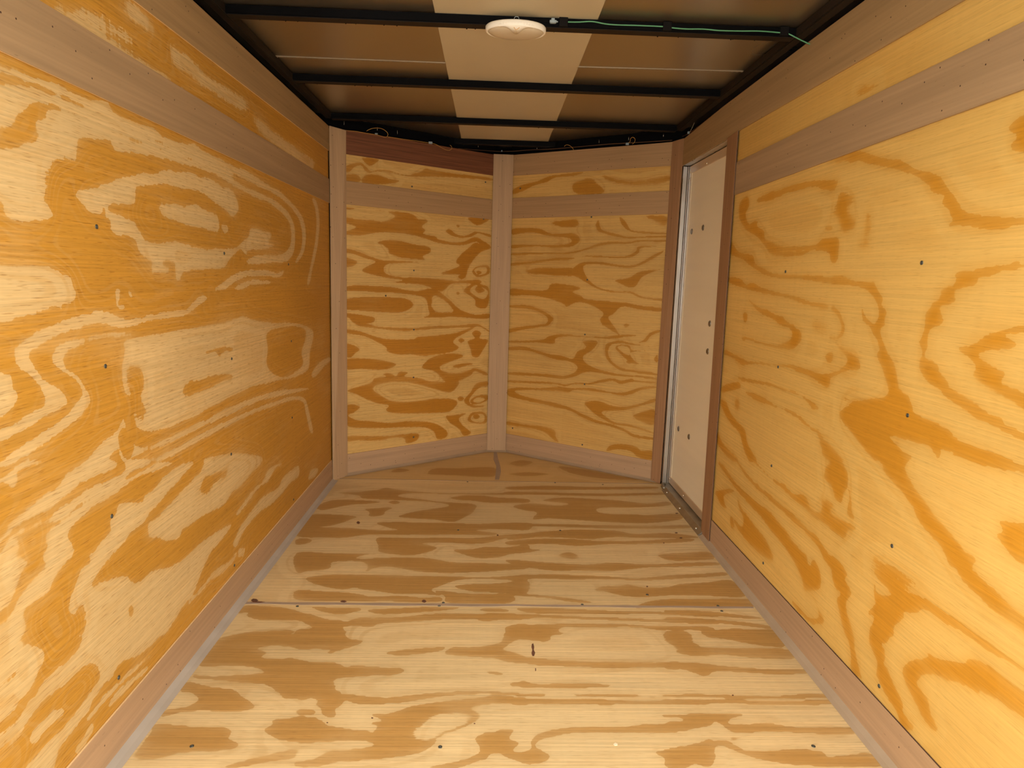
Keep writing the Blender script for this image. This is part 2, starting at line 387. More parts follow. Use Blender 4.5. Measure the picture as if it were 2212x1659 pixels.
# ------------------------------------------------------------------ figure of the plywood faces, traced per sheet in millimetres of the sheet's own plane (u, v)
# each entry: (tone, soft edge, [u, v, u, v, ...]); tone 1 = orange late wood, 0 = pale early wood, painted in order on the base tone
GRAIN = {
    'left': (1, [
        (0, 0, [1074, 1381, 1115, 1381, 1160, 1386, 1191, 1390, 1232, 1392, 1261, 1395, 1296, 1399, 1320, 1400, 1350, 1395, 1403, 1396, 1444, 1407, 1466, 1407, 1487, 1391, 1539, 1390, 1596, 1393, 1653, 1395, 1677, 1390, 1745, 1387, 1832, 1393, 1870, 1403, 1907, 1391, 1997, 1387, 2122, 1384, 2120, 1373, 1996, 1375, 1892, 1372, 1770, 1363, 1685, 1370, 1617, 1371, 1541, 1366, 1481, 1373, 1444, 1379, 1398, 1380, 1349, 1383, 1306, 1383, 1265, 1384, 1220, 1381, 1188, 1382, 1159, 1377, 1073, 1372]),
        (0, 0, [1070, 1352, 1111, 1351, 1156, 1359, 1195, 1368, 1240, 1375, 1279, 1377, 1323, 1377, 1373, 1374, 1433, 1378, 1489, 1375, 1550, 1370, 1617, 1371, 1685, 1367, 1770, 1363, 1867, 1376, 1960, 1375, 2120, 1368, 2119, 1357, 1958, 1360, 1828, 1358, 1746, 1349, 1663, 1355, 1569, 1354, 1506, 1355, 1448, 1355, 1404, 1350, 1345, 1358, 1302, 1359, 1262, 1356, 1234, 1351, 1217, 1338, 1189, 1318, 1179, 1302, 1147, 1289, 1060, 1279]),
        (0, 0, [1238, 1319, 1264, 1332, 1266, 1343, 1290, 1350, 1326, 1355, 1358, 1353, 1404, 1349, 1433, 1356, 1478, 1355, 1526, 1350, 1573, 1348, 1615, 1356, 1673, 1353, 1746, 1349, 1828, 1355, 1924, 1363, 2030, 1354, 2118, 1352, 2117, 1336, 2014, 1343, 1889, 1344, 1767, 1335, 1660, 1332, 1566, 1324, 1481, 1315, 1464, 1331, 1408, 1324, 1359, 1315, 1349, 1289, 1333, 1261, 1289, 1256, 1269, 1238, 1257, 1208, 1240, 1188, 1260, 1164, 1235, 1149, 1158, 1143, 1138, 1154, 1131, 1170, 1046, 1173, 1055, 1235, 1142, 1255, 1167, 1260, 1192, 1266, 1195, 1273, 1228, 1283, 1240, 1294, 1234, 1309]),
        (1, 1, [1265, 1246, 1290, 1264, 1334, 1271, 1351, 1250, 1326, 1208, 1281, 1193, 1247, 1180, 1245, 1207]),
        (0, 0, [1332, 1201, 1339, 1211, 1388, 1223, 1433, 1238, 1487, 1257, 1548, 1272, 1594, 1286, 1642, 1289, 1695, 1307, 1760, 1313, 1838, 1324, 1901, 1318, 1929, 1324, 1992, 1321, 2043, 1313, 2099, 1314, 2139, 1300, 2166, 1271, 2150, 1247, 2107, 1234, 2060, 1248, 1985, 1261, 1930, 1275, 1884, 1281, 1839, 1279, 1779, 1276, 1691, 1274, 1614, 1261, 1558, 1247, 1545, 1213, 1497, 1206, 1457, 1201, 1436, 1189, 1421, 1189, 1416, 1178, 1383, 1176, 1363, 1180, 1350, 1193]),
        (0, 0, [1653, 1215, 1664, 1221, 1739, 1231, 1797, 1233, 1860, 1243, 1899, 1235, 1982, 1228, 2003, 1218, 2007, 1188, 1969, 1177, 1893, 1183, 1828, 1181, 1735, 1190, 1676, 1195, 1662, 1206]),
        (0, 0, [2024, 1202, 2063, 1202, 2073, 1190, 2044, 1177]),
        (0, 0, [1432, 1190, 1427, 1175, 1444, 1166, 1444, 1144, 1472, 1135, 1506, 1139, 1539, 1127, 1554, 1105, 1589, 1089, 1607, 1082, 1604, 1058, 1624, 1058, 1692, 1061, 1698, 1066, 1667, 1073, 1658, 1086, 1690, 1089, 1722, 1082, 1720, 1064, 1723, 1042, 1740, 1038, 1760, 1058, 1796, 1064, 1880, 1068, 1979, 1072, 2033, 1076, 2085, 1105, 2165, 1134, 2218, 1119, 2238, 1134, 2402, 1147, 2506, 1163, 2438, 1171, 2475, 1203, 2386, 1208, 2274, 1211, 2243, 1181, 2194, 1162, 2130, 1139, 2024, 1131, 1847, 1127, 1729, 1137, 1653, 1128, 1589, 1130, 1555, 1152, 1535, 1171, 1486, 1178, 1451, 1184]),
        (0, 0, [1866, 1401, 1917, 1395, 2014, 1392, 2131, 1387, 2236, 1391, 2341, 1383, 2491, 1372, 2587, 1369, 2715, 1345, 2828, 1319, 2902, 1283, 2929, 1223, 2891, 1154, 2794, 1108, 2765, 1112, 2844, 1157, 2873, 1219, 2839, 1278, 2768, 1309, 2660, 1335, 2513, 1352, 2309, 1358, 2171, 1365, 2050, 1374, 1942, 1379, 1851, 1383]),
        (0, 0, [1941, 1368, 2071, 1353, 2258, 1335, 2465, 1332, 2645, 1309, 2750, 1266, 2766, 1200, 2739, 1145, 2653, 1109, 2500, 1102, 2282, 1090, 2215, 1099, 2336, 1123, 2564, 1130, 2685, 1163, 2717, 1210, 2694, 1262, 2592, 1292, 2440, 1314, 2257, 1318, 2069, 1335, 1939, 1351]),
        (0, 0, [3043, 1390, 3093, 1349, 3106, 1281, 3062, 1184, 2984, 1089, 2928, 1020, 2970, 1020, 3028, 1090, 3116, 1187, 3162, 1285, 3148, 1355, 3097, 1396]),
        (0, 0, [1958, 1012, 2012, 1029, 2104, 1054, 2231, 1068, 2394, 1070, 2533, 1063, 2610, 1072, 2556, 1048, 2393, 1051, 2248, 1051, 2137, 1038, 2051, 1016, 2034, 1010]),
        (0, 0, [2099, 1009, 2153, 1024, 2267, 1037, 2413, 1033, 2481, 1028, 2390, 1022, 2255, 1023, 2169, 1008]),
        (0, 0, [1049, 1079, 1117, 1068, 1164, 1066, 1236, 1065, 1277, 1051, 1294, 1048, 1304, 1029, 1304, 1003, 1232, 993, 1186, 984, 1144, 977, 1105, 974, 1035, 974]),
        (0, 0, [1446, 1016, 1462, 1021, 1460, 1001, 1452, 987, 1478, 984, 1477, 979, 1448, 982]),
        (0, 0, [1495, 1019, 1512, 1011, 1510, 998, 1497, 1002]),
        (0, 0, [1025, 902, 1093, 889, 1118, 884, 1119, 865, 1128, 846, 1121, 833, 1100, 823, 1084, 818, 1015, 825]),
        (0, 0, [1906, 989, 1852, 994, 1768, 963, 1668, 962, 1586, 958, 1491, 953, 1440, 966, 1386, 977, 1329, 973, 1266, 965, 1204, 953, 1163, 941, 1139, 930, 1132, 916, 1137, 897, 1167, 872, 1189, 844, 1195, 819, 1159, 811, 1120, 801, 1081, 796, 1011, 799, 1009, 781, 1079, 779, 1118, 781, 1160, 789, 1207, 801, 1256, 807, 1251, 827, 1226, 846, 1201, 861, 1174, 892, 1162, 915, 1193, 925, 1239, 939, 1315, 948, 1383, 953, 1436, 941, 1510, 939, 1585, 946, 1666, 947, 1757, 948, 1861, 974]),
        (0, 0, [1507, 917, 1454, 927, 1380, 931, 1323, 926, 1271, 925, 1241, 918, 1224, 901, 1231, 885, 1258, 865, 1282, 855, 1296, 839, 1303, 814, 1280, 799, 1232, 779, 1180, 769, 1135, 759, 1098, 751, 1074, 746, 1004, 747, 1002, 732, 1072, 732, 1096, 734, 1141, 739, 1186, 749, 1240, 761, 1287, 774, 1316, 788, 1329, 803, 1311, 833, 1293, 857, 1264, 874, 1256, 891, 1268, 906, 1295, 912, 1322, 920, 1391, 922, 1466, 917]),
        (0, 0, [1468, 909, 1542, 910, 1662, 909, 1854, 912, 2004, 911, 2167, 921, 2241, 906, 2443, 880, 2780, 853, 3012, 799, 2949, 713, 2915, 642, 2713, 635, 2498, 655, 2217, 677, 2004, 676, 1826, 671, 1725, 669, 1634, 672, 1553, 683, 1495, 705, 1479, 744, 1476, 775, 1454, 794, 1448, 837, 1463, 883]),
        (1, 1, [1471, 845, 1520, 846, 1537, 804, 1518, 767, 1542, 722, 1498, 724, 1476, 775]),
        (1, 0, [1724, 747, 1745, 766, 1806, 767, 1826, 762, 1915, 763, 2050, 745, 2055, 731, 1960, 735, 1900, 730, 1801, 728, 1742, 734]),
        (1, 0, [1873, 839, 1996, 838, 2072, 827, 2058, 818, 1994, 823, 1968, 810, 1946, 828, 1888, 830]),
        (1, 0, [2384, 839, 2478, 856, 2732, 846, 2877, 821, 2887, 780, 2818, 728, 2839, 675, 2715, 656, 2560, 659, 2425, 698, 2375, 742, 2397, 789]),
        (0, 0, [2495, 616, 2213, 637, 2000, 645, 1867, 643, 1722, 647, 1597, 647, 1526, 649, 1477, 670, 1453, 703, 1441, 738, 1415, 716, 1351, 702, 1303, 684, 1248, 672, 1278, 660, 1346, 657, 1410, 676, 1420, 654, 1445, 635, 1474, 643, 1548, 639, 1629, 632, 1720, 629, 1866, 628, 2064, 621, 2292, 616, 2493, 594, 2881, 553, 2869, 562]),
        (1, 0, [1438, 718, 1465, 688, 1475, 658, 1445, 639, 1422, 672, 1416, 701]),
        (0, 0, [1544, 611, 1626, 609, 1767, 608, 1934, 608, 2133, 601, 2377, 587, 2683, 559, 2852, 517, 2925, 426, 2974, 336, 2919, 357, 2860, 455, 2825, 507, 2659, 546, 2376, 572, 2132, 587, 1932, 592, 1765, 592, 1625, 596]),
        (0, 0, [3281, 650, 3087, 642, 2968, 611, 3023, 587, 3179, 613, 3331, 627]),
        (0, 0, [1109, 717, 1145, 716, 1178, 716, 1134, 729, 1100, 724, 1071, 718, 1006, 732, 1005, 722, 1069, 710, 1089, 698, 1101, 694, 1109, 704]),
        (0, 0, [1305, 675, 1264, 672, 1238, 674, 1225, 666, 1212, 657, 1173, 652, 1141, 646, 1117, 643, 1096, 637, 1081, 632, 1074, 622, 1057, 618, 990, 614, 989, 604, 1056, 611, 1071, 614, 1084, 623, 1097, 627, 1115, 624, 1142, 626, 1183, 622, 1220, 630, 1253, 637, 1287, 642, 1340, 640, 1389, 637, 1406, 646, 1362, 668]),
        (0, 0, [1442, 638, 1436, 622, 1403, 618, 1356, 619, 1305, 620, 1270, 619, 1244, 615, 1206, 616, 1181, 607, 1139, 609, 1108, 612, 1093, 610, 1070, 605, 1054, 593, 988, 598, 987, 588, 1053, 586, 1084, 603, 1120, 607, 1158, 605, 1191, 595, 1228, 593, 1261, 600, 1303, 603, 1353, 599, 1412, 599, 1452, 608, 1505, 607, 1544, 606, 1526, 621]),
        (0, 0, [1572, 597, 1523, 596, 1450, 596, 1392, 596, 1338, 600, 1302, 599, 1267, 594, 1227, 589, 1193, 586, 1172, 582, 1162, 572, 1169, 555, 1153, 545, 1156, 527, 1155, 518, 1132, 514, 1107, 507, 1090, 498, 1076, 486, 1065, 476, 1051, 468, 1037, 465, 1035, 453, 1081, 426, 1093, 439, 1091, 466, 1121, 470, 1160, 470, 1171, 485, 1204, 501, 1236, 508, 1236, 534, 1223, 553, 1244, 566, 1278, 574, 1314, 583, 1351, 582, 1402, 583, 1440, 587, 1499, 588, 1585, 578, 1650, 575]),
        (0, 0, [988, 598, 1054, 591, 1065, 590, 1079, 601, 1096, 598, 1096, 580, 1090, 575, 1106, 558, 1113, 548, 1098, 539, 1089, 528, 1074, 510, 1063, 499, 1041, 495, 975, 499]),
        (0, 0, [1723, 554, 1653, 557, 1593, 551, 1555, 539, 1506, 537, 1496, 526, 1448, 542, 1407, 552, 1394, 547, 1389, 537, 1363, 528, 1365, 508, 1341, 499, 1314, 492, 1302, 486, 1284, 489, 1286, 472, 1261, 470, 1246, 459, 1238, 448, 1224, 435, 1216, 428, 1210, 407, 1224, 389, 1242, 399, 1255, 394, 1263, 374, 1251, 360, 1268, 360, 1303, 348, 1284, 346, 1256, 348, 1248, 337, 1243, 328, 1521, 164, 1601, 161, 1649, 170, 1725, 182, 1760, 203, 1804, 229, 1857, 251, 1879, 248, 2002, 266, 1914, 287, 1771, 301, 1676, 300, 1592, 316, 1516, 340, 1446, 345, 1407, 382, 1367, 396, 1311, 412, 1282, 417, 1306, 435, 1334, 446, 1374, 454, 1417, 463, 1444, 474, 1499, 475, 1525, 489, 1571, 496, 1614, 508, 1671, 518, 1708, 529, 1766, 541]),
        (1, 0, [1410, 307, 1423, 303, 1430, 286, 1415, 276, 1406, 294]),
        (0, 0, [1832, 533, 1831, 522, 1804, 504, 1766, 499, 1729, 491, 1672, 483, 1639, 476, 1592, 469, 1561, 460, 1519, 464, 1513, 449, 1515, 430, 1560, 409, 1588, 391, 1658, 366, 1682, 381, 1728, 376, 1783, 378, 1867, 364, 1952, 355, 2016, 371, 2099, 370, 2190, 383, 2268, 388, 2290, 410, 2045, 492]),
        (1, 1, [1806, 472, 1827, 483, 1893, 474, 2001, 453, 1984, 436, 1890, 445, 1854, 426, 1796, 437, 1748, 445, 1791, 451]),
        (0, 0, [2412, 341, 2345, 339, 2301, 319, 2221, 319, 2155, 313, 2092, 301, 2040, 290, 2064, 281, 2125, 289, 2200, 301, 2280, 307, 2353, 302, 2433, 324, 2528, 319]),
        (0, 0, [2736, 245, 2652, 257, 2522, 260, 2460, 240, 2316, 258, 2225, 257, 2130, 242, 2067, 232, 2032, 213, 2006, 201, 2037, 184, 2081, 203, 2173, 215, 2270, 215, 2398, 202, 2504, 201, 2621, 208, 2732, 203]),
        (0, 0, [2881, 152, 2932, 169, 3051, 137, 2996, 120, 2896, 133]),
        (0, 0, [2049, 138, 2052, 164, 2102, 146, 2091, 129]),
        (0, 0, [1907, 147, 2008, 143, 2035, 164, 1970, 160, 1860, 179, 1792, 172, 1716, 169, 1669, 168, 1703, 161, 1771, 158, 1831, 165]),
        (0, 0, [1258, 416, 1706, 187, 1656, 180, 1597, 173, 1552, 167, 1510, 160, 1448, 168, 1412, 179, 1363, 198, 1342, 193, 1328, 182, 1302, 190, 1286, 184, 1255, 176, 1243, 165, 1215, 163, 1185, 158, 1153, 156, 1139, 142, 1124, 123, 1093, 106, 1033, 159, 1060, 186, 1084, 187, 1112, 190, 1151, 186, 1179, 187, 1209, 191, 1241, 198, 1274, 204, 1290, 217, 1272, 253, 1232, 269, 1199, 268, 1162, 271, 1124, 276, 1101, 273, 1078, 267, 1058, 255, 1047, 251, 1035, 273, 1049, 279, 1057, 286, 1071, 291, 1082, 299, 1104, 302, 1120, 310, 1143, 312, 1167, 311, 1195, 309, 1224, 311, 1235, 320, 1244, 333, 1260, 351, 1268, 363, 1303, 349, 1263, 373, 1255, 393]),
        (1, 0, [1410, 306, 1423, 302, 1430, 287, 1415, 276, 1407, 294]),
        (0, 0, [1079, 235, 1091, 242, 1119, 241, 1151, 236, 1173, 218, 1167, 214, 1136, 215, 1107, 215, 1087, 214, 1079, 222]),
        (0, 0, [971, 473, 1037, 466, 1052, 471, 1065, 479, 1076, 488, 1088, 498, 1095, 498, 1113, 489, 1093, 476, 1086, 464, 1092, 448, 1081, 430, 1086, 410, 1123, 381, 1131, 355, 1118, 339, 1102, 326, 1088, 318, 1064, 318, 1050, 310, 1030, 306, 1016, 307, 951, 324]),
        (1, 0, [1024, 369, 1043, 371, 1069, 373, 1060, 366, 1042, 363, 1028, 361]),
        (0, 0, [950, 316, 1013, 288, 1027, 283, 1042, 264, 1052, 246, 1033, 256, 1010, 268, 948, 304]),
        (0, 0, [1345, 158, 1298, 163, 1260, 158, 1231, 153, 1244, 143, 1270, 146, 1312, 148, 1361, 150, 1412, 142, 1468, 139, 1507, 132, 1459, 145, 1400, 155]),
        (0, 0, [1309, 125, 1358, 122, 1401, 121, 1441, 113, 1474, 113, 1484, 115, 1433, 126, 1376, 137, 1327, 138]),
        (0, 0, [1193, 117, 1220, 121, 1232, 131, 1250, 132, 1252, 116, 1233, 109, 1218, 99, 1200, 99]),
        (0, 1, [1308, 1536, 1411, 1546, 1520, 1538, 1639, 1537, 1738, 1531, 1850, 1524, 2017, 1524, 1912, 1512, 1682, 1498, 1546, 1498, 1450, 1510, 1336, 1519]),
        (0, 1, [1747, 1613, 1861, 1618, 1990, 1602, 2102, 1611, 2295, 1607, 2223, 1573, 2059, 1571, 1887, 1573, 1771, 1584]),
        (0, 1, [2316, 1579, 2528, 1573, 2785, 1566, 3103, 1558, 3013, 1521, 2645, 1521, 2414, 1541]),
        (0, 1, [1564, 1643, 1652, 1644, 1685, 1621, 1625, 1612, 1550, 1617]),
        (0, 1, [1389, 1566, 1496, 1576, 1598, 1575, 1553, 1560, 1474, 1554, 1386, 1547]),
    ]),
    'right': (0, [
        (1, 0, [2355, 1369, 2277, 1377, 2171, 1377, 2068, 1380, 1947, 1374, 1826, 1357, 1811, 1361, 1817, 1337, 1832, 1330, 1892, 1342, 1950, 1356, 2023, 1360, 2107, 1358, 2198, 1356, 2238, 1350, 2326, 1356, 2362, 1359]),
        (1, 0, [2524, 1372, 2456, 1391, 2428, 1355, 2457, 1328, 2430, 1295, 2403, 1286, 2367, 1294, 2333, 1287, 2344, 1274, 2276, 1251, 2266, 1226, 2199, 1210, 2109, 1192, 1973, 1188, 1902, 1187, 1863, 1203, 1823, 1203, 1777, 1198, 1767, 1159, 1776, 1137, 1803, 1137, 1820, 1161, 1905, 1173, 1987, 1159, 2094, 1160, 2199, 1170, 2266, 1205, 2336, 1237, 2438, 1266, 2485, 1292, 2524, 1326]),
        (0, 1, [2130, 1183, 1985, 1180, 1918, 1172, 2010, 1169, 2097, 1174]),
        (1, 1, [1836, 1280, 1811, 1280, 1799, 1305, 1802, 1316, 1820, 1327, 1775, 1316, 1710, 1297, 1728, 1286, 1768, 1280, 1715, 1248, 1696, 1225, 1743, 1212, 1777, 1223, 1786, 1254, 1824, 1266]),
        (1, 0, [1858, 1233, 1835, 1237, 1814, 1231, 1818, 1222, 1844, 1225]),
        (1, 1, [1655, 1258, 1645, 1277, 1635, 1241, 1631, 1210, 1640, 1183, 1616, 1176, 1618, 1166, 1675, 1171, 1711, 1178, 1663, 1184, 1649, 1206]),
        (1, 0, [2579, 1231, 2516, 1197, 2450, 1181, 2359, 1172, 2324, 1142, 2248, 1123, 2177, 1108, 2082, 1103, 1996, 1104, 1890, 1099, 1818, 1096, 1735, 1097, 1692, 1087, 1657, 1083, 1592, 1083, 1571, 1067, 1545, 1045, 1551, 1030, 1522, 1014, 1527, 994, 1520, 980, 1566, 976, 1550, 1002, 1564, 1032, 1605, 1059, 1664, 1071, 1768, 1075, 1874, 1083, 2007, 1091, 2110, 1091, 2226, 1101, 2340, 1127, 2467, 1164, 2580, 1183]),
        (1, 0, [2582, 1094, 2471, 1090, 2394, 1068, 2338, 1076, 2252, 1058, 2100, 1044, 1996, 1037, 1886, 1022, 1802, 1020, 1794, 1008, 1859, 1010, 1950, 1017, 2067, 1032, 2212, 1038, 2322, 1046, 2422, 1056, 2578, 1074]),
        (1, 0, [1768, 1018, 1738, 1005, 1712, 985, 1698, 966, 1713, 965, 1728, 984, 1759, 1004, 1777, 1009]),
        (1, 0, [2374, 1019, 2322, 1005, 2263, 989, 2149, 977, 2084, 968, 2020, 952, 1976, 946, 2062, 939, 2145, 957, 2251, 972, 2310, 991]),
        (1, 0, [2401, 960, 2367, 966, 2356, 940, 2384, 930]),
        (1, 0, [1630, 1019, 1607, 999, 1579, 975, 1598, 979, 1620, 993]),
        (1, 0, [1770, 1423, 1729, 1418, 1649, 1391, 1594, 1374, 1530, 1359, 1488, 1336, 1432, 1318, 1389, 1301, 1364, 1275, 1336, 1253, 1320, 1235, 1294, 1220, 1245, 1210, 1203, 1204, 1154, 1198, 1090, 1191, 1088, 1184, 1151, 1187, 1182, 1185, 1216, 1182, 1246, 1185, 1289, 1195, 1343, 1199, 1347, 1204, 1333, 1209, 1345, 1220, 1350, 1231, 1364, 1239, 1376, 1251, 1371, 1261, 1410, 1274, 1426, 1289, 1454, 1307, 1474, 1318, 1538, 1339, 1598, 1356, 1663, 1372, 1713, 1390, 1753, 1390, 1775, 1400, 1830, 1405, 1876, 1414]),
        (1, 0, [1223, 1362, 1209, 1375, 1188, 1378, 1145, 1373, 1131, 1298, 1175, 1312, 1201, 1323, 1208, 1332, 1197, 1339, 1202, 1350]),
        (1, 0, [1137, 1111, 1186, 1105, 1215, 1096, 1244, 1093, 1248, 1082, 1283, 1073, 1304, 1067, 1296, 1051, 1303, 1042, 1336, 1035, 1338, 1028, 1325, 1009, 1332, 997, 1360, 987, 1366, 966, 1362, 948, 1368, 925, 1325, 913, 1320, 902, 1288, 885, 1283, 875, 1264, 870, 1218, 857, 1188, 847, 1231, 838, 1276, 853, 1326, 868, 1352, 877, 1376, 894, 1380, 914, 1377, 935, 1391, 954, 1382, 978, 1379, 1001, 1382, 1016, 1363, 1040, 1346, 1051, 1343, 1069, 1303, 1084, 1306, 1103, 1266, 1107, 1189, 1119, 1139, 1120]),
        (1, 0, [1269, 956, 1226, 969, 1202, 985, 1166, 998, 1118, 1011, 1077, 1014, 1074, 1000, 1115, 998, 1159, 990, 1139, 983, 1126, 977, 1141, 968, 1184, 961, 1216, 949, 1198, 938, 1165, 928, 1145, 927, 1143, 918, 1153, 907, 1127, 899, 1095, 894, 1053, 889, 1049, 864, 1091, 868, 1128, 878, 1170, 886, 1203, 897, 1222, 908, 1214, 922, 1233, 937, 1261, 948]),
        (1, 1, [1251, 983, 1233, 994, 1210, 1000, 1208, 1016, 1191, 1025, 1158, 1035, 1125, 1049, 1124, 1044, 1155, 1031, 1195, 1017, 1200, 1001, 1227, 989]),
        (1, 0, [2315, 1005, 2266, 990, 2195, 985, 2110, 973, 2063, 968, 2045, 956, 1977, 941, 1937, 931, 1930, 913, 1935, 903, 1977, 876, 2027, 871, 2089, 874, 2031, 890, 1998, 904, 1995, 927, 2011, 935, 2074, 950, 2156, 962, 2226, 969, 2292, 983]),
        (1, 0, [2316, 877, 2205, 873, 2105, 873, 2042, 869, 2119, 866, 2239, 866, 2344, 871, 2371, 860, 2395, 874]),
        (1, 0, [2403, 959, 2370, 966, 2359, 942, 2382, 931]),
        (1, 0, [2556, 809, 2420, 800, 2317, 795, 2225, 803, 2108, 812, 2002, 824, 1905, 827, 1841, 827, 1775, 828, 1737, 835, 1688, 858, 1666, 880, 1685, 894, 1725, 912, 1738, 922, 1687, 908, 1645, 899, 1619, 889, 1605, 867, 1656, 855, 1700, 839, 1740, 823, 1742, 807, 1750, 792, 1786, 796, 1849, 808, 1902, 809, 2000, 813, 2122, 804, 2250, 793, 2362, 774, 2460, 787, 2564, 791]),
        (1, 0, [1780, 877, 1749, 893, 1739, 874, 1759, 861]),
        (1, 0, [1768, 1014, 1738, 1002, 1714, 986, 1699, 965, 1700, 946, 1724, 931, 1761, 926, 1774, 933, 1730, 936, 1712, 953, 1716, 972, 1736, 991, 1772, 1006]),
        (1, 0, [1894, 1018, 1832, 1019, 1796, 1013, 1806, 1007, 1873, 1011]),
        (1, 1, [1883, 967, 1832, 961, 1796, 958, 1780, 936, 1811, 945, 1854, 947]),
        (1, 0, [1626, 1016, 1608, 998, 1578, 985, 1560, 981, 1539, 965, 1521, 939, 1496, 917, 1467, 896, 1455, 875, 1442, 846, 1420, 833, 1387, 815, 1380, 800, 1329, 790, 1292, 790, 1280, 724, 1320, 744, 1374, 749, 1431, 753, 1488, 752, 1536, 733, 1548, 701, 1516, 678, 1494, 658, 1542, 671, 1572, 684, 1610, 702, 1647, 713, 1678, 732, 1656, 754, 1609, 771, 1565, 785, 1503, 805, 1478, 830, 1497, 862, 1518, 884, 1541, 911, 1530, 923, 1553, 951, 1574, 964, 1596, 986, 1621, 995]),
        (0, 0, [1631, 742, 1618, 767, 1602, 759, 1599, 743, 1610, 724]),
        (1, 0, [1578, 1071, 1547, 1047, 1547, 1027, 1524, 1018, 1525, 998, 1536, 972, 1560, 981, 1546, 1002, 1550, 1022, 1572, 1041, 1595, 1071]),
        (1, 1, [1673, 787, 1634, 797, 1607, 807, 1596, 798, 1622, 788, 1660, 775, 1676, 778]),
        (1, 0, [2403, 723, 2284, 733, 2143, 745, 2030, 746, 1943, 748, 1875, 744, 1822, 738, 1784, 728, 1818, 717, 1845, 728, 1901, 742, 1970, 740, 2076, 738, 2209, 728, 2339, 715]),
        (1, 0, [2569, 654, 2461, 691, 2388, 705, 2364, 689, 2413, 673, 2497, 650, 2553, 636]),
        (1, 0, [2322, 681, 2201, 691, 2113, 686, 2047, 681, 1958, 685, 1888, 681, 1833, 668, 1777, 665, 1743, 646, 1767, 646, 1787, 657, 1857, 662, 1907, 673, 2001, 677, 2127, 672, 2233, 670]),
        (1, 0, [2569, 603, 2499, 608, 2446, 577, 2366, 557, 2291, 543, 2263, 507, 2200, 478, 2169, 464, 2231, 446, 2298, 482, 2337, 520, 2426, 535, 2512, 563]),
        (1, 0, [2564, 473, 2509, 444, 2402, 430, 2325, 419, 2395, 399, 2501, 411, 2567, 429]),
        (1, 0, [1764, 635, 1732, 646, 1696, 638, 1650, 624, 1628, 619, 1689, 602, 1737, 618]),
        (1, 1, [2415, 632, 2374, 640, 2359, 623, 2384, 593]),
        (1, 0, [2289, 516, 2253, 487, 2192, 465, 2116, 450, 2047, 442, 2000, 446, 1932, 447, 1881, 441, 1824, 459, 1790, 450, 1774, 434, 1743, 433, 1711, 451, 1723, 480, 1695, 487, 1656, 486, 1668, 466, 1640, 459, 1604, 464, 1555, 469, 1540, 467, 1575, 447, 1581, 430, 1594, 416, 1642, 417, 1699, 421, 1752, 417, 1810, 424, 1878, 425, 1967, 433, 2063, 437, 2170, 452, 2260, 473, 2305, 497]),
        (1, 0, [1761, 636, 1709, 638, 1694, 618, 1645, 614, 1609, 591, 1599, 563, 1618, 531, 1618, 508, 1649, 506, 1663, 522, 1689, 537, 1718, 542, 1717, 564, 1710, 584, 1695, 594, 1743, 605, 1746, 622]),
        (1, 0, [1598, 561, 1578, 534, 1571, 502, 1553, 487, 1573, 485, 1590, 495, 1586, 525]),
        (1, 0, [2538, 441, 2453, 433, 2361, 421, 2274, 402, 2213, 390, 2137, 383, 2051, 383, 1971, 382, 1889, 381, 1826, 375, 1773, 370, 1724, 371, 1685, 357, 1649, 348, 1605, 344, 1563, 340, 1556, 332, 1568, 315, 1535, 302, 1591, 274, 1621, 289, 1625, 311, 1667, 322, 1706, 342, 1744, 350, 1795, 355, 1863, 357, 1952, 365, 2064, 367, 2171, 372, 2261, 386, 2348, 409, 2450, 421, 2546, 422]),
        (1, 0, [2542, 352, 2458, 355, 2386, 339, 2298, 327, 2218, 326, 2124, 324, 2039, 329, 1974, 321, 1911, 314, 1858, 299, 1802, 293, 1769, 291, 1753, 273, 1724, 283, 1721, 300, 1687, 281, 1676, 256, 1678, 236, 1704, 217, 1755, 191, 1778, 212, 1816, 234, 1877, 254, 1938, 265, 2011, 274, 2099, 288, 2192, 296, 2303, 304, 2393, 320, 2478, 336]),
        (1, 0, [2538, 225, 2449, 264, 2397, 285, 2334, 298, 2383, 273, 2444, 240, 2428, 219, 2401, 203, 2458, 196, 2497, 208]),
        (1, 0, [2308, 278, 2262, 258, 2201, 249, 2123, 237, 2051, 229, 1997, 211, 1972, 186, 2022, 171, 2088, 160, 2181, 159, 2273, 169, 2320, 191, 2247, 191, 2235, 225, 2280, 248]),
        (1, 1, [2362, 184, 2320, 191, 2325, 165, 2302, 157, 2344, 149]),
        (1, 1, [1422, 415, 1362, 420, 1306, 419, 1357, 393, 1401, 396, 1459, 389]),
        (1, 0, [1615, 716, 1579, 727, 1524, 731, 1464, 728, 1421, 714, 1397, 706, 1363, 705, 1383, 676, 1360, 651, 1331, 632, 1300, 617, 1274, 603, 1240, 592, 1204, 578, 1178, 567, 1147, 562, 1157, 542, 1204, 520, 1226, 537, 1248, 550, 1275, 557, 1316, 574, 1341, 595, 1378, 614, 1420, 627, 1459, 643, 1466, 656, 1503, 666, 1542, 685, 1591, 694, 1608, 704]),
        (0, 1, [1394, 692, 1347, 677, 1301, 654, 1313, 631, 1352, 649, 1379, 672]),
        (1, 0, [1623, 777, 1564, 794, 1482, 817, 1419, 836, 1389, 818, 1390, 806, 1364, 797, 1318, 793, 1295, 790, 1263, 788, 1249, 779, 1224, 774, 1180, 775, 1140, 774, 1098, 772, 1072, 770, 1010, 769, 1006, 748, 1069, 757, 1118, 750, 1168, 742, 1224, 740, 1270, 747, 1352, 739, 1425, 733, 1498, 727, 1579, 727, 1657, 723, 1651, 744]),
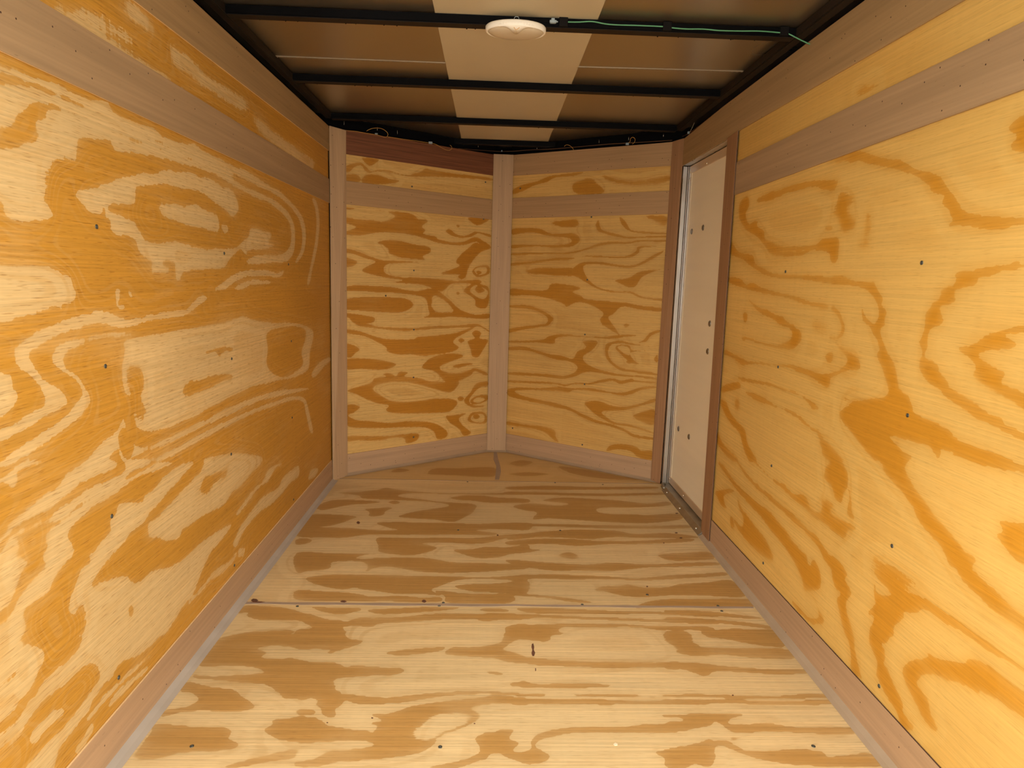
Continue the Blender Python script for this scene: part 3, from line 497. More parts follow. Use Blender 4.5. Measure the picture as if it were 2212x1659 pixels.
        (1, 0, [1295, 858, 1248, 867, 1217, 856, 1180, 845, 1135, 840, 1126, 831, 1083, 827, 1020, 823, 1017, 806, 1080, 813, 1119, 817, 1157, 823, 1201, 828, 1232, 842, 1275, 849]),
        (1, 0, [1143, 881, 1118, 875, 1091, 871, 1050, 870, 1054, 891, 1094, 889, 1121, 889]),
        (1, 0, [1105, 654, 1087, 662, 1071, 665, 1053, 672, 994, 687, 979, 607, 1039, 601, 1066, 604, 1090, 617, 1107, 626, 1094, 640]),
        (1, 0, [1688, 341, 1623, 352, 1580, 348, 1557, 333, 1564, 318, 1541, 306, 1529, 295, 1544, 270, 1541, 245, 1525, 225, 1501, 204, 1492, 184, 1481, 156, 1463, 138, 1456, 123, 1435, 114, 1462, 110, 1492, 112, 1498, 142, 1513, 168, 1542, 186, 1562, 210, 1577, 231, 1591, 248, 1575, 274, 1598, 280, 1622, 292, 1631, 312, 1661, 322]),
        (1, 0, [1849, 256, 1787, 284, 1746, 270, 1732, 293, 1715, 298, 1686, 274, 1677, 247, 1688, 226, 1710, 217, 1725, 200, 1700, 197, 1671, 175, 1649, 168, 1638, 155, 1669, 135, 1695, 117, 1720, 116, 1741, 124, 1710, 128, 1677, 146, 1669, 163, 1691, 186, 1725, 200, 1760, 215, 1804, 237]),
        (1, 0, [1821, 124, 1780, 125, 1741, 124, 1709, 122, 1726, 112, 1777, 110, 1819, 112]),
        (1, 0, [1442, 366, 1421, 350, 1376, 371, 1394, 380, 1424, 383, 1439, 392, 1397, 391, 1358, 398, 1322, 404, 1281, 417, 1248, 420, 1216, 421, 1174, 424, 1134, 424, 1093, 423, 1056, 426, 1007, 429, 948, 441, 945, 426, 1005, 419, 1042, 417, 1078, 411, 1117, 408, 1159, 408, 1206, 401, 1241, 401, 1270, 394, 1287, 377, 1307, 366, 1327, 358, 1325, 345, 1339, 324, 1354, 300, 1348, 290, 1364, 271, 1366, 259, 1387, 243, 1377, 234, 1366, 217, 1371, 203, 1354, 200, 1334, 182, 1313, 170, 1291, 159, 1288, 141, 1264, 133, 1245, 128, 1283, 99, 1304, 125, 1345, 135, 1372, 148, 1393, 165, 1394, 191, 1414, 206, 1434, 218, 1436, 253, 1426, 286, 1452, 287, 1428, 320, 1437, 339]),
        (1, 0, [1303, 234, 1280, 268, 1249, 290, 1233, 308, 1250, 312, 1202, 320, 1163, 340, 1137, 352, 1123, 372, 1090, 382, 1053, 385, 1019, 381, 998, 385, 940, 399, 932, 361, 990, 341, 1027, 339, 1063, 332, 1093, 326, 1089, 318, 1112, 315, 1153, 303, 1172, 292, 1202, 285, 1234, 266, 1251, 245, 1255, 230, 1243, 223, 1218, 219, 1207, 197, 1181, 177, 1195, 166, 1226, 172, 1249, 184, 1277, 200, 1298, 214]),
        (1, 0, [1214, 540, 1174, 545, 1142, 536, 1101, 529, 1061, 519, 1023, 514, 960, 508, 955, 481, 1017, 486, 1048, 488, 1085, 488, 1126, 496, 1164, 506, 1193, 521]),
        (1, 1, [1490, 428, 1425, 430, 1366, 439, 1311, 441, 1258, 436, 1276, 427, 1326, 424, 1381, 417, 1442, 412]),
        (1, 0, [1064, 607, 1040, 603, 979, 608, 986, 642]),
        (1, 1, [1768, 1561, 1691, 1556, 1629, 1551, 1666, 1564, 1752, 1577]),
    ]),
    'front_left': (0, [
        (1, 0, [79, 1344, 140, 1342, 238, 1343, 295, 1341, 362, 1372, 318, 1394, 422, 1396, 475, 1387, 499, 1369, 562, 1364, 523, 1331, 546, 1312, 531, 1291, 611, 1282, 627, 1269, 719, 1257, 796, 1265, 874, 1294, 928, 1279, 983, 1253, 984, 1235, 929, 1250, 884, 1269, 805, 1247, 728, 1243, 628, 1249, 531, 1271, 437, 1285, 332, 1288, 245, 1280, 167, 1262, 77, 1260, 78, 1273, 119, 1291, 139, 1305, 78, 1319]),
        (1, 0, [79, 1384, 168, 1395, 288, 1395, 318, 1391, 238, 1394, 79, 1394]),
        (1, 0, [255, 1229, 302, 1244, 384, 1249, 468, 1233, 539, 1230, 579, 1215, 571, 1191, 531, 1172, 540, 1152, 469, 1156, 392, 1160, 361, 1168, 324, 1180, 321, 1199, 288, 1221]),
        (1, 0, [76, 1191, 131, 1184, 187, 1167, 244, 1150, 309, 1140, 500, 1139, 346, 1127, 302, 1113, 294, 1087, 316, 1067, 384, 1055, 500, 1055, 613, 1050, 748, 1042, 907, 1049, 907, 1027, 731, 1027, 664, 984, 631, 984, 573, 1004, 501, 1020, 399, 1022, 354, 1028, 407, 1039, 331, 1048, 258, 1059, 172, 1080, 193, 1103, 247, 1131, 187, 1148, 117, 1168, 76, 1172]),
        (1, 0, [80, 998, 129, 1008, 221, 1006, 331, 1001, 422, 988, 501, 982, 581, 997, 639, 977, 707, 934, 750, 898, 803, 868, 893, 845, 985, 852, 986, 825, 894, 823, 751, 836, 632, 834, 534, 836, 574, 849, 566, 885, 557, 927, 533, 948, 469, 961, 346, 971, 250, 973, 164, 979, 80, 978]),
        (0, 1, [598, 955, 665, 934, 734, 869, 632, 863, 590, 892]),
        (1, 0, [76, 933, 163, 947, 308, 947, 422, 941, 469, 913, 454, 886, 384, 865, 256, 870, 148, 878, 75, 888]),
        (1, 0, [75, 866, 155, 855, 227, 844, 241, 830, 219, 811, 127, 812, 99, 836, 75, 849]),
        (1, 0, [76, 1144, 117, 1139, 144, 1127, 123, 1107, 75, 1100]),
        (1, 0, [828, 1401, 970, 1408, 935, 1377, 890, 1363, 855, 1374]),
        (1, 0, [676, 1314, 701, 1329, 744, 1304, 795, 1296, 839, 1310, 882, 1327, 982, 1315, 982, 1300, 900, 1317, 848, 1296, 787, 1285, 719, 1292]),
        (1, 0, [746, 1149, 780, 1193, 823, 1223, 875, 1262, 938, 1251, 984, 1235, 921, 1213, 886, 1183, 851, 1145, 825, 1101, 817, 1072, 773, 1078, 705, 1077, 646, 1082, 721, 1106, 772, 1128]),
        (1, 0, [861, 1102, 887, 1125, 950, 1138, 982, 1128, 979, 1087, 906, 1067, 870, 1081]),
        (0, 0, [874, 1103, 905, 1122, 959, 1124, 960, 1094, 906, 1078]),
        (1, 0, [887, 1096, 910, 1105, 928, 1093, 906, 1082]),
        (1, 0, [801, 985, 836, 1015, 880, 1030, 934, 1023, 981, 1002, 983, 919, 956, 882, 892, 894, 882, 934, 837, 964]),
        (0, 0, [845, 986, 889, 1019, 972, 987, 955, 942, 900, 949]),
        (1, 0, [881, 993, 907, 1016, 954, 987, 908, 975]),
        (1, 0, [761, 1067, 791, 1077, 817, 1067, 787, 1051]),
        (1, 0, [746, 1351, 757, 1358, 769, 1352, 758, 1342]),
        (1, 0, [751, 971, 763, 980, 775, 971, 763, 962]),
        (1, 0, [129, 809, 195, 808, 254, 791, 331, 785, 483, 777, 596, 787, 772, 787, 875, 793, 928, 783, 987, 751, 988, 743, 917, 775, 824, 773, 673, 772, 539, 768, 411, 763, 288, 778, 170, 793]),
        (1, 0, [80, 780, 153, 770, 211, 749, 287, 727, 393, 716, 474, 717, 502, 728, 615, 732, 733, 741, 824, 760, 896, 784, 875, 767, 804, 735, 753, 711, 734, 686, 775, 659, 735, 635, 655, 626, 540, 619, 456, 632, 375, 636, 313, 655, 305, 679, 245, 713, 178, 743, 80, 761]),
        (1, 0, [531, 562, 578, 601, 665, 622, 765, 621, 806, 601, 715, 576, 646, 551, 676, 519, 777, 503, 849, 516, 891, 527, 978, 494, 978, 476, 892, 509, 861, 485, 778, 460, 697, 453, 617, 523, 541, 545]),
        (1, 0, [75, 704, 112, 699, 152, 674, 127, 656, 103, 634, 75, 643]),
        (1, 0, [74, 624, 177, 623, 270, 610, 339, 594, 366, 580, 330, 562, 269, 558, 151, 570, 74, 574]),
        (1, 0, [80, 458, 133, 473, 217, 490, 235, 513, 304, 516, 287, 533, 330, 534, 366, 515, 384, 538, 438, 531, 420, 511, 522, 492, 579, 471, 697, 457, 778, 455, 768, 426, 718, 395, 618, 421, 541, 448, 429, 478, 330, 485, 252, 475, 226, 454, 269, 418, 339, 379, 466, 362, 619, 365, 719, 356, 770, 329, 720, 281, 620, 283, 467, 295, 339, 313, 303, 333, 321, 356, 251, 375, 183, 405, 133, 434]),
        (1, 0, [75, 380, 149, 365, 115, 337, 82, 325, 131, 295, 216, 278, 330, 256, 411, 255, 543, 240, 630, 213, 701, 160, 691, 126, 631, 125, 611, 171, 543, 206, 420, 220, 303, 231, 173, 246, 73, 274]),
        (1, 0, [77, 214, 172, 202, 303, 185, 393, 182, 505, 172, 495, 134, 430, 126, 420, 153, 375, 167, 258, 166, 147, 181, 76, 186]),
        (1, 0, [690, 254, 740, 253, 834, 256, 782, 230, 814, 182, 868, 139, 857, 123, 815, 123, 783, 168, 721, 211]),
        (1, 0, [845, 223, 876, 256, 951, 253, 985, 226, 981, 181, 910, 184, 856, 204]),
        (0, 0, [866, 221, 898, 245, 963, 233, 964, 192, 899, 195]),
        (1, 0, [882, 233, 914, 243, 936, 222, 904, 212]),
        (1, 0, [816, 333, 863, 383, 904, 433, 985, 440, 986, 408, 926, 404, 874, 364, 853, 330, 886, 300, 983, 290, 886, 286]),
        (1, 0, [864, 333, 906, 356, 987, 354, 988, 322, 928, 305, 875, 310]),
        (0, 0, [880, 327, 917, 346, 971, 332, 928, 314]),
        (1, 0, [866, 737, 897, 754, 934, 735, 919, 705, 984, 694, 973, 668, 942, 625, 911, 592, 869, 603, 857, 647, 835, 691, 887, 706]),
        (1, 0, [736, 549, 817, 562, 880, 554, 807, 541, 766, 535]),
        (1, 0, [769, 698, 789, 712, 815, 696, 789, 684]),
        (1, 0, [770, 353, 790, 365, 819, 348, 790, 334]),
        (1, 0, [81, 1586, 113, 1608, 166, 1622, 190, 1610, 219, 1588, 265, 1597, 317, 1603, 369, 1594, 427, 1589, 472, 1602, 518, 1619, 541, 1637, 588, 1635, 660, 1632, 784, 1634, 886, 1637, 988, 1636, 988, 1623, 887, 1620, 734, 1612, 588, 1600, 449, 1584, 395, 1586, 334, 1594, 248, 1588, 215, 1576, 190, 1588, 170, 1608, 133, 1596, 108, 1571, 84, 1569]),
        (1, 0, [178, 1646, 266, 1649, 249, 1629, 219, 1612, 194, 1622]),
        (1, 0, [84, 1551, 136, 1560, 161, 1552, 165, 1530, 128, 1521, 84, 1522]),
        (1, 0, [173, 1542, 206, 1568, 265, 1571, 316, 1562, 378, 1561, 378, 1549, 316, 1533, 231, 1522, 181, 1521]),
    ]),
    'front_right': (0, [
        (1, 0, [1002, 1351, 901, 1357, 807, 1348, 741, 1323, 669, 1319, 590, 1321, 550, 1295, 561, 1269, 613, 1246, 702, 1245, 812, 1250, 926, 1247, 998, 1239, 999, 1259, 888, 1261, 766, 1258, 658, 1260, 605, 1273, 615, 1295, 686, 1304, 768, 1312, 852, 1329, 938, 1326, 1001, 1319]),
        (1, 0, [1000, 1211, 839, 1215, 700, 1215, 611, 1219, 525, 1235, 442, 1264, 360, 1275, 256, 1271, 202, 1281, 58, 1280, 58, 1273, 194, 1274, 256, 1263, 360, 1262, 441, 1249, 508, 1231, 594, 1212, 700, 1208, 838, 1207, 1000, 1199]),
        (1, 0, [1000, 1154, 884, 1163, 772, 1176, 681, 1189, 575, 1189, 489, 1201, 389, 1198, 276, 1198, 214, 1224, 200, 1249, 56, 1252, 184, 1242, 198, 1217, 251, 1191, 389, 1190, 523, 1193, 609, 1178, 699, 1173, 808, 1160, 922, 1147, 1000, 1140]),
        (1, 0, [573, 1140, 522, 1163, 420, 1168, 321, 1154, 225, 1152, 157, 1181, 121, 1203, 62, 1228, 69, 1217, 112, 1189, 194, 1149, 256, 1137, 353, 1147, 470, 1156, 521, 1141, 510, 1103, 482, 1066, 413, 1026, 313, 1011, 233, 1014, 160, 987, 57, 980, 56, 971, 168, 981, 240, 1006, 329, 1004, 429, 1022, 499, 1054, 552, 1079, 597, 1101]),
        (1, 1, [911, 1111, 789, 1129, 652, 1131, 572, 1125, 553, 1094, 641, 1085, 750, 1090, 863, 1096]),
        (1, 0, [1000, 1003, 878, 999, 755, 1003, 720, 1040, 621, 1039, 532, 1022, 583, 998, 530, 980, 494, 962, 376, 956, 261, 954, 181, 942, 57, 934, 56, 916, 180, 921, 276, 931, 322, 891, 354, 867, 318, 823, 283, 777, 317, 793, 385, 827, 404, 856, 384, 888, 441, 923, 511, 943, 563, 940, 615, 915, 652, 936, 782, 963, 896, 970, 999, 962]),
        (1, 0, [1002, 905, 875, 910, 769, 883, 703, 847, 711, 822, 747, 796, 870, 780, 997, 751, 998, 764, 890, 787, 766, 803, 735, 837, 787, 870, 874, 890, 1002, 892]),
        (1, 0, [456, 1364, 441, 1389, 422, 1341, 347, 1318, 266, 1299, 203, 1300, 60, 1302, 59, 1294, 203, 1292, 281, 1293, 379, 1311, 438, 1331]),
        (1, 0, [319, 1401, 287, 1382, 261, 1346, 236, 1331, 144, 1323, 57, 1318, 57, 1311, 158, 1314, 252, 1326, 301, 1361]),
        (1, 1, [187, 1404, 133, 1385, 101, 1364, 56, 1353, 59, 1397, 119, 1406]),
        (1, 0, [324, 1070, 245, 1086, 192, 1116, 131, 1128, 67, 1133, 115, 1118, 175, 1088, 203, 1044, 242, 1035, 299, 1056]),
        (1, 0, [262, 831, 246, 843, 230, 833, 249, 819]),
        (1, 1, [753, 1385, 620, 1397, 567, 1388, 566, 1359, 644, 1356, 707, 1365]),
        (1, 0, [123, 773, 110, 800, 57, 818, 56, 807, 98, 794, 112, 773]),
        (1, 0, [1006, 757, 892, 782, 762, 807, 733, 809, 791, 788, 912, 763, 1006, 739]),
        (1, 0, [1004, 690, 859, 703, 759, 718, 730, 737, 643, 756, 503, 757, 377, 760, 265, 780, 180, 781, 239, 771, 341, 751, 484, 749, 614, 745, 681, 728, 689, 698, 788, 697, 909, 686, 1004, 680]),
        (1, 0, [1003, 651, 898, 664, 806, 649, 725, 635, 628, 631, 561, 620, 535, 664, 481, 693, 501, 725, 411, 732, 444, 680, 497, 642, 476, 603, 402, 577, 313, 566, 226, 563, 142, 567, 60, 564, 59, 555, 175, 557, 277, 551, 383, 557, 474, 553, 547, 520, 622, 499, 720, 498, 841, 493, 997, 484, 998, 499, 862, 509, 720, 515, 613, 517, 548, 545, 531, 581, 589, 605, 685, 608, 785, 630, 887, 643, 1002, 635]),
        (1, 0, [1002, 447, 819, 462, 679, 472, 601, 468, 545, 484, 452, 494, 381, 519, 311, 535, 258, 527, 200, 547, 174, 540, 62, 542, 62, 533, 190, 529, 257, 509, 310, 521, 380, 503, 452, 483, 545, 477, 601, 457, 679, 461, 839, 448, 1001, 436]),
        (1, 0, [1000, 395, 879, 418, 757, 428, 659, 448, 562, 451, 451, 464, 342, 460, 254, 462, 196, 481, 138, 506, 61, 519, 60, 509, 137, 492, 194, 460, 254, 446, 342, 450, 450, 450, 543, 443, 580, 423, 638, 423, 716, 418, 858, 406, 952, 387, 898, 367, 794, 357, 674, 351, 576, 338, 480, 308, 387, 287, 296, 276, 225, 261, 155, 239, 54, 239, 54, 228, 163, 224, 224, 248, 313, 263, 404, 271, 489, 292, 575, 321, 673, 325, 773, 334, 897, 340, 999, 354]),
        (1, 0, [474, 377, 393, 396, 302, 382, 233, 384, 149, 411, 60, 454, 59, 434, 132, 405, 232, 367, 362, 341, 334, 312, 270, 288, 192, 291, 56, 269, 56, 262, 192, 279, 279, 278, 360, 300, 426, 333]),
        (1, 0, [178, 342, 113, 375, 56, 391, 55, 311, 126, 317]),
        (1, 0, [999, 190, 871, 190, 768, 197, 667, 190, 655, 152, 634, 120, 674, 131, 726, 163, 828, 174, 998, 171]),
        (1, 0, [298, 158, 229, 174, 151, 174, 116, 156, 58, 166, 55, 117, 130, 116, 184, 144, 262, 139, 323, 120]),
        (1, 0, [365, 711, 331, 734, 271, 748, 220, 738, 62, 727, 211, 730, 270, 734, 330, 718, 345, 672, 316, 626, 263, 599, 177, 592, 61, 588, 60, 578, 185, 581, 270, 586, 324, 617, 352, 643]),
        (1, 0, [303, 708, 270, 726, 219, 723, 200, 700, 61, 710, 208, 690, 189, 646, 146, 626, 213, 636, 267, 671]),
        (0, 0, [291, 709, 261, 719, 222, 710, 216, 675, 250, 680]),
        (1, 0, [235, 638, 197, 645, 188, 634, 221, 627]),
        (1, 0, [78, 664, 60, 689, 57, 647]),
        (1, 0, [398, 829, 327, 822, 308, 795, 273, 778, 326, 794, 362, 816]),
        (1, 0, [259, 834, 230, 840, 237, 824]),
        (1, 0, [123, 785, 92, 810, 60, 820, 60, 812, 106, 782, 129, 753, 195, 740, 146, 756]),
        (1, 0, [1001, 1577, 938, 1600, 839, 1615, 768, 1636, 708, 1642, 548, 1647, 603, 1631, 720, 1628, 778, 1606, 851, 1595, 925, 1568, 1001, 1551]),
        (1, 1, [613, 1583, 546, 1608, 490, 1605, 438, 1564, 409, 1534, 486, 1528, 587, 1537]),
        (1, 1, [447, 1627, 381, 1609, 275, 1584, 173, 1587, 56, 1599, 54, 1572, 171, 1560, 273, 1565, 380, 1590]),
    ]),
    'floor': (0, [
        (1, 0, [-729, 3107, -643, 3125, -550, 3158, -510, 3194, -442, 3169, -311, 3136, -147, 3127, 8, 3135, 210, 3162, 208, 3125, 8, 3115, -173, 3115, -381, 3116, -428, 3067, -318, 3033, -210, 2999, -140, 2989, -52, 2968, -58, 2870, -97, 2799, -143, 2742, -225, 2767, -323, 2779, -391, 2799, -333, 2859, -253, 2898, -180, 2937, -191, 2974, -297, 3003, -421, 3015, -527, 3023, -598, 3033, -623, 3072]),
        (1, 0, [-175, 3061, -109, 3096, -19, 3100, 53, 3077, 204, 3057, 201, 3005, 122, 3001, 17, 2996, -53, 3019, -124, 3029]),
        (1, 0, [-766, 2876, -784, 2911, -730, 3001, -619, 3006, -503, 2986, -550, 2958, -631, 2942, -690, 2903, -739, 2865]),
        (1, 0, [-557, 2885, -505, 2899, -457, 2913, -434, 2902, -458, 2865, -459, 2819, -495, 2795, -522, 2805, -530, 2850]),
        (1, 0, [-463, 2980, -437, 3007, -408, 2982, -430, 2959]),
        (1, 0, [-781, 2805, -669, 2810, -576, 2791, -593, 2757, -623, 2713, -682, 2669, -786, 2655, -785, 2707]),
        (1, 0, [-474, 2719, -382, 2733, -269, 2727, -150, 2731, -30, 2725, 186, 2744, 182, 2660, 65, 2666, -44, 2652, 41, 2624, 33, 2598, -74, 2601, -211, 2596, -332, 2591, -407, 2589, -496, 2586, -565, 2555, -652, 2548, -765, 2557, -791, 2645, -687, 2658, -571, 2653, -460, 2636, -369, 2640, -419, 2668]),
        (1, 0, [-764, 2529, -724, 2540, -698, 2513, -716, 2485, -749, 2475]),
        (1, 0, [-445, 2549, -402, 2560, -253, 2561, -133, 2566, -27, 2569, 87, 2606, 179, 2619, 178, 2590, 86, 2567, 11, 2518, -56, 2506, -145, 2513, -218, 2510, -254, 2500, -192, 2466, -224, 2421, -278, 2389, -334, 2393, -408, 2416, -424, 2467]),
        (1, 0, [-726, 2398, -587, 2397, -469, 2400, -419, 2398, -427, 2365, -331, 2368, -233, 2367, -120, 2333, -23, 2328, 88, 2323, 163, 2317, 161, 2286, 79, 2268, -21, 2251, -121, 2241, -221, 2246, -290, 2266, -360, 2287, -410, 2271, -431, 2240, -436, 2301, -483, 2331, -569, 2321, -569, 2266, -642, 2242, -678, 2234]),
        (1, 0, [11, 2481, 84, 2475, 173, 2505, 169, 2433, 104, 2414, 47, 2379, -38, 2376, -126, 2442, -54, 2453]),
        (1, 0, [-632, 2184, -593, 2207, -519, 2220, -414, 2218, -310, 2217, -191, 2214, -86, 2212, 19, 2211, 112, 2227, 158, 2237, 157, 2211, 78, 2195, -20, 2199, -98, 2183, -159, 2133, -182, 2106, -141, 2068, -204, 2079, -290, 2078, -361, 2095, -419, 2107, -446, 2120, -481, 2106, -533, 2118, -589, 2144]),
        (1, 0, [-105, 2135, -45, 2157, 45, 2163, 110, 2181, 156, 2189, 150, 2094, 94, 2092, 13, 2097, -44, 2103]),
        (1, 0, [-638, 2096, -545, 2091, -450, 2081, -372, 2057, -288, 2065, -201, 2054, -147, 2058, -156, 2024, -319, 2027, -439, 2024, -528, 2025, -620, 2033]),
        (1, 0, [-169, 2106, -81, 2089, 7, 2084, 82, 2086, 105, 2054, 80, 2022, -41, 2020, -126, 2024, -129, 2062]),
        (0, 0, [-492, 2360, -459, 2389, -418, 2390, -426, 2357, -466, 2351]),
        (1, 0, [118, 3244, 325, 3270, 531, 3265, 741, 3276, 890, 3283, 881, 3250, 691, 3231, 473, 3214, 269, 3204, 117, 3202]),
        (1, 0, [116, 3165, 366, 3162, 616, 3159, 896, 3188, 899, 3157, 610, 3122, 362, 3122, 115, 3129]),
        (1, 0, [276, 3040, 368, 3087, 504, 3079, 657, 3057, 785, 3021, 891, 3054, 886, 2997, 724, 2963, 580, 2957, 519, 2927, 548, 2876, 694, 2870, 747, 2859, 903, 2891, 891, 2815, 723, 2760, 564, 2766, 425, 2785, 284, 2803, 212, 2788, 236, 2876, 182, 2900, 129, 2950, 206, 2995, 346, 2973, 397, 3003]),
        (1, 0, [104, 2737, 322, 2733, 540, 2730, 715, 2725, 897, 2744, 895, 2709, 708, 2695, 534, 2695, 319, 2703, 103, 2709]),
        (1, 0, [100, 2582, 151, 2616, 271, 2652, 384, 2674, 513, 2672, 580, 2663, 642, 2633, 782, 2649, 894, 2620, 887, 2598, 683, 2592, 550, 2598, 446, 2573, 348, 2580, 224, 2586, 99, 2551]),
        (1, 0, [99, 2541, 222, 2565, 346, 2570, 476, 2553, 625, 2558, 790, 2585, 884, 2588, 840, 2555, 668, 2529, 520, 2524, 386, 2500, 259, 2516, 98, 2501]),
        (1, 0, [97, 2481, 160, 2464, 222, 2456, 158, 2426, 96, 2434]),
        (1, 0, [690, 2424, 808, 2446, 900, 2458, 901, 2393, 785, 2372, 710, 2378]),
        (1, 0, [94, 2361, 244, 2339, 393, 2326, 487, 2346, 621, 2332, 780, 2354, 897, 2357, 897, 2336, 770, 2319, 615, 2306, 504, 2278, 385, 2275, 252, 2271, 166, 2294, 93, 2334]),
        (1, 0, [90, 2219, 199, 2237, 307, 2237, 451, 2228, 557, 2215, 673, 2241, 827, 2262, 897, 2272, 896, 2247, 740, 2219, 590, 2200, 447, 2204, 303, 2200, 196, 2206, 131, 2189, 89, 2188]),
        (1, 0, [383, 2120, 423, 2150, 480, 2151, 511, 2167, 563, 2146, 648, 2148, 697, 2172, 803, 2189, 904, 2207, 908, 2088, 803, 2086, 688, 2091, 603, 2082, 532, 2073, 467, 2086, 417, 2113]),
        (1, 0, [502, 1998, 551, 2039, 625, 2061, 762, 2064, 907, 2067, 906, 2013, 744, 2010, 611, 2011]),
        (1, 0, [87, 2099, 154, 2086, 234, 2074, 306, 2055, 376, 2029, 297, 2034, 219, 2060, 126, 2072, 86, 2078]),
        (1, 1, [289, 2412, 339, 2441, 371, 2387, 324, 2376]),
        (1, 0, [-770, 1988, -702, 1985, -635, 1975, -549, 1937, -491, 1910, -438, 1900, -430, 1863, -507, 1861, -554, 1892, -595, 1900, -657, 1899, -709, 1906, -745, 1928, -740, 1945, -780, 1944]),
        (1, 0, [-774, 1791, -737, 1817, -700, 1832, -642, 1838, -584, 1844, -569, 1829, -602, 1814, -557, 1824, -526, 1851, -430, 1863, -404, 1744, -466, 1743, -546, 1751, -601, 1760, -648, 1745, -614, 1723, -622, 1700, -570, 1696, -525, 1697, -483, 1676, -434, 1679, -402, 1672, -384, 1655, -375, 1614, -395, 1598, -381, 1559, -363, 1544, -349, 1500, -383, 1472, -411, 1493, -423, 1521, -495, 1517, -514, 1535, -559, 1573, -590, 1580, -640, 1587, -690, 1595, -755, 1602, -771, 1618, -715, 1611, -652, 1619, -587, 1628, -625, 1653, -697, 1660, -768, 1655, -774, 1703, -773, 1748]),
        (1, 0, [-774, 1586, -740, 1579, -696, 1564, -647, 1557, -608, 1527, -563, 1492, -579, 1474, -621, 1467, -658, 1471, -719, 1470, -749, 1460, -773, 1446, -770, 1477, -734, 1484, -711, 1512, -742, 1541, -773, 1548]),
        (1, 0, [-775, 1424, -712, 1418, -650, 1411, -608, 1412, -583, 1393, -585, 1375, -553, 1357, -567, 1339, -625, 1333, -671, 1328, -710, 1311, -763, 1313, -768, 1345, -771, 1374, -767, 1392]),
        (1, 0, [-513, 1409, -496, 1422, -505, 1438, -473, 1445, -417, 1450, -388, 1439, -366, 1419, -329, 1410, -320, 1370, -390, 1365, -453, 1366, -488, 1384]),
        (1, 0, [-459, 1472, -439, 1480, -411, 1475, -411, 1460, -441, 1458]),
        (1, 0, [-562, 1286, -518, 1306, -476, 1322, -447, 1334, -415, 1337, -417, 1314, -446, 1306, -490, 1295, -533, 1283]),
        (1, 0, [-422, 1305, -373, 1303, -353, 1317, -341, 1334, -313, 1337, -307, 1309, -339, 1295, -386, 1292]),
        (1, 0, [-452, 1729, -422, 1734, -429, 1721]),
        (1, 0, [-559, 1985, -488, 1982, -393, 1977, -423, 1950, -455, 1939, -511, 1955]),
        (1, 0, [-374, 1969, -277, 1982, -136, 1993, -76, 1986, -146, 1967, -226, 1954, -295, 1944, -341, 1946]),
        (1, 0, [-593, 1942, -541, 1937, -518, 1915, -428, 1895, -394, 1919, -348, 1918, -269, 1925, -179, 1946, -98, 1951, -16, 1952, 66, 1954, 142, 1938, 141, 1921, 66, 1914, -15, 1913, -96, 1917, -186, 1904, -264, 1892, -325, 1886, -334, 1869, -366, 1864, -390, 1872, -442, 1857, -425, 1831, -391, 1797, -351, 1788, -377, 1758, -411, 1744, -474, 1745, -537, 1747, -564, 1840, -534, 1850, -520, 1861, -557, 1892]),
        (1, 0, [-517, 1681, -477, 1680, -422, 1681, -389, 1668, -371, 1655, -353, 1666, -302, 1658, -241, 1655, -210, 1644, -237, 1623, -285, 1619, -352, 1610, -392, 1598, -381, 1559, -383, 1540, -356, 1522, -369, 1500, -358, 1452, -386, 1459, -410, 1500, -422, 1529, -471, 1521]),
        (1, 0, [-362, 1529, -351, 1540, -307, 1533, -255, 1526, -214, 1529, -150, 1542, -94, 1550, -27, 1553, 39, 1551, 120, 1544, 119, 1536, 39, 1541, -27, 1541, -83, 1535, -139, 1523, -192, 1509, -246, 1501, -315, 1501]),
        (1, 0, [-276, 1461, -240, 1463, -202, 1477, -172, 1494, -128, 1505, -73, 1517, -17, 1526, 39, 1534, 119, 1525, 117, 1500, 39, 1503, -26, 1488, -2, 1461, -15, 1434, -49, 1408, -91, 1383, -129, 1335, -208, 1312, -263, 1306, -319, 1300, -363, 1287, -402, 1287, -407, 1303, -369, 1309, -343, 1334, -295, 1340, -243, 1352, -267, 1367, -351, 1366, -425, 1364, -450, 1450, -423, 1448, -388, 1432, -367, 1416, -326, 1407, -274, 1404, -255, 1394, -251, 1420, -279, 1429, -236, 1436]),
        (1, 0, [-116, 1284, -61, 1301, -20, 1318, 0, 1341, -14, 1380, 29, 1395, 51, 1408, 77, 1405, 68, 1377, 88, 1359, 71, 1341, 62, 1324, 107, 1324, 106, 1301, 70, 1312, 37, 1329, 12, 1318, -20, 1295, -60, 1283]),
        (1, 0, [-106, 1725, -87, 1758, -23, 1758, 41, 1779, 85, 1809, 70, 1871, 139, 1888, 134, 1810, 90, 1794, 57, 1750, 94, 1732, 129, 1705, 127, 1678, 71, 1686, 20, 1708, -43, 1712]),
        (1, 0, [-278, 1729, -202, 1747, -140, 1757, -108, 1757, -128, 1738, -199, 1719, -239, 1714]),
        (1, 0, [8, 1636, 35, 1641, 60, 1630, 40, 1625]),
        (1, 0, [71, 1586, 103, 1596, 122, 1594, 121, 1575, 83, 1574]),
        (0, 1, [-115, 1460, -52, 1467, -24, 1447, -67, 1408, -132, 1370, -161, 1395]),
        (1, 0, [-7, 1984, 64, 1983, 82, 1966, 40, 1965, -7, 1970]),
        (1, 0, [106, 1990, 172, 1991, 292, 1987, 411, 1978, 532, 1978, 614, 1970, 748, 1955, 744, 1943, 610, 1956, 527, 1959, 407, 1957, 259, 1957, 146, 1961]),
        (1, 0, [-7, 1949, 81, 1954, 228, 1945, 345, 1936, 462, 1932, 578, 1923, 734, 1914, 728, 1898, 574, 1909, 458, 1915, 342, 1921, 226, 1928, 110, 1926, 40, 1911, -6, 1907]),
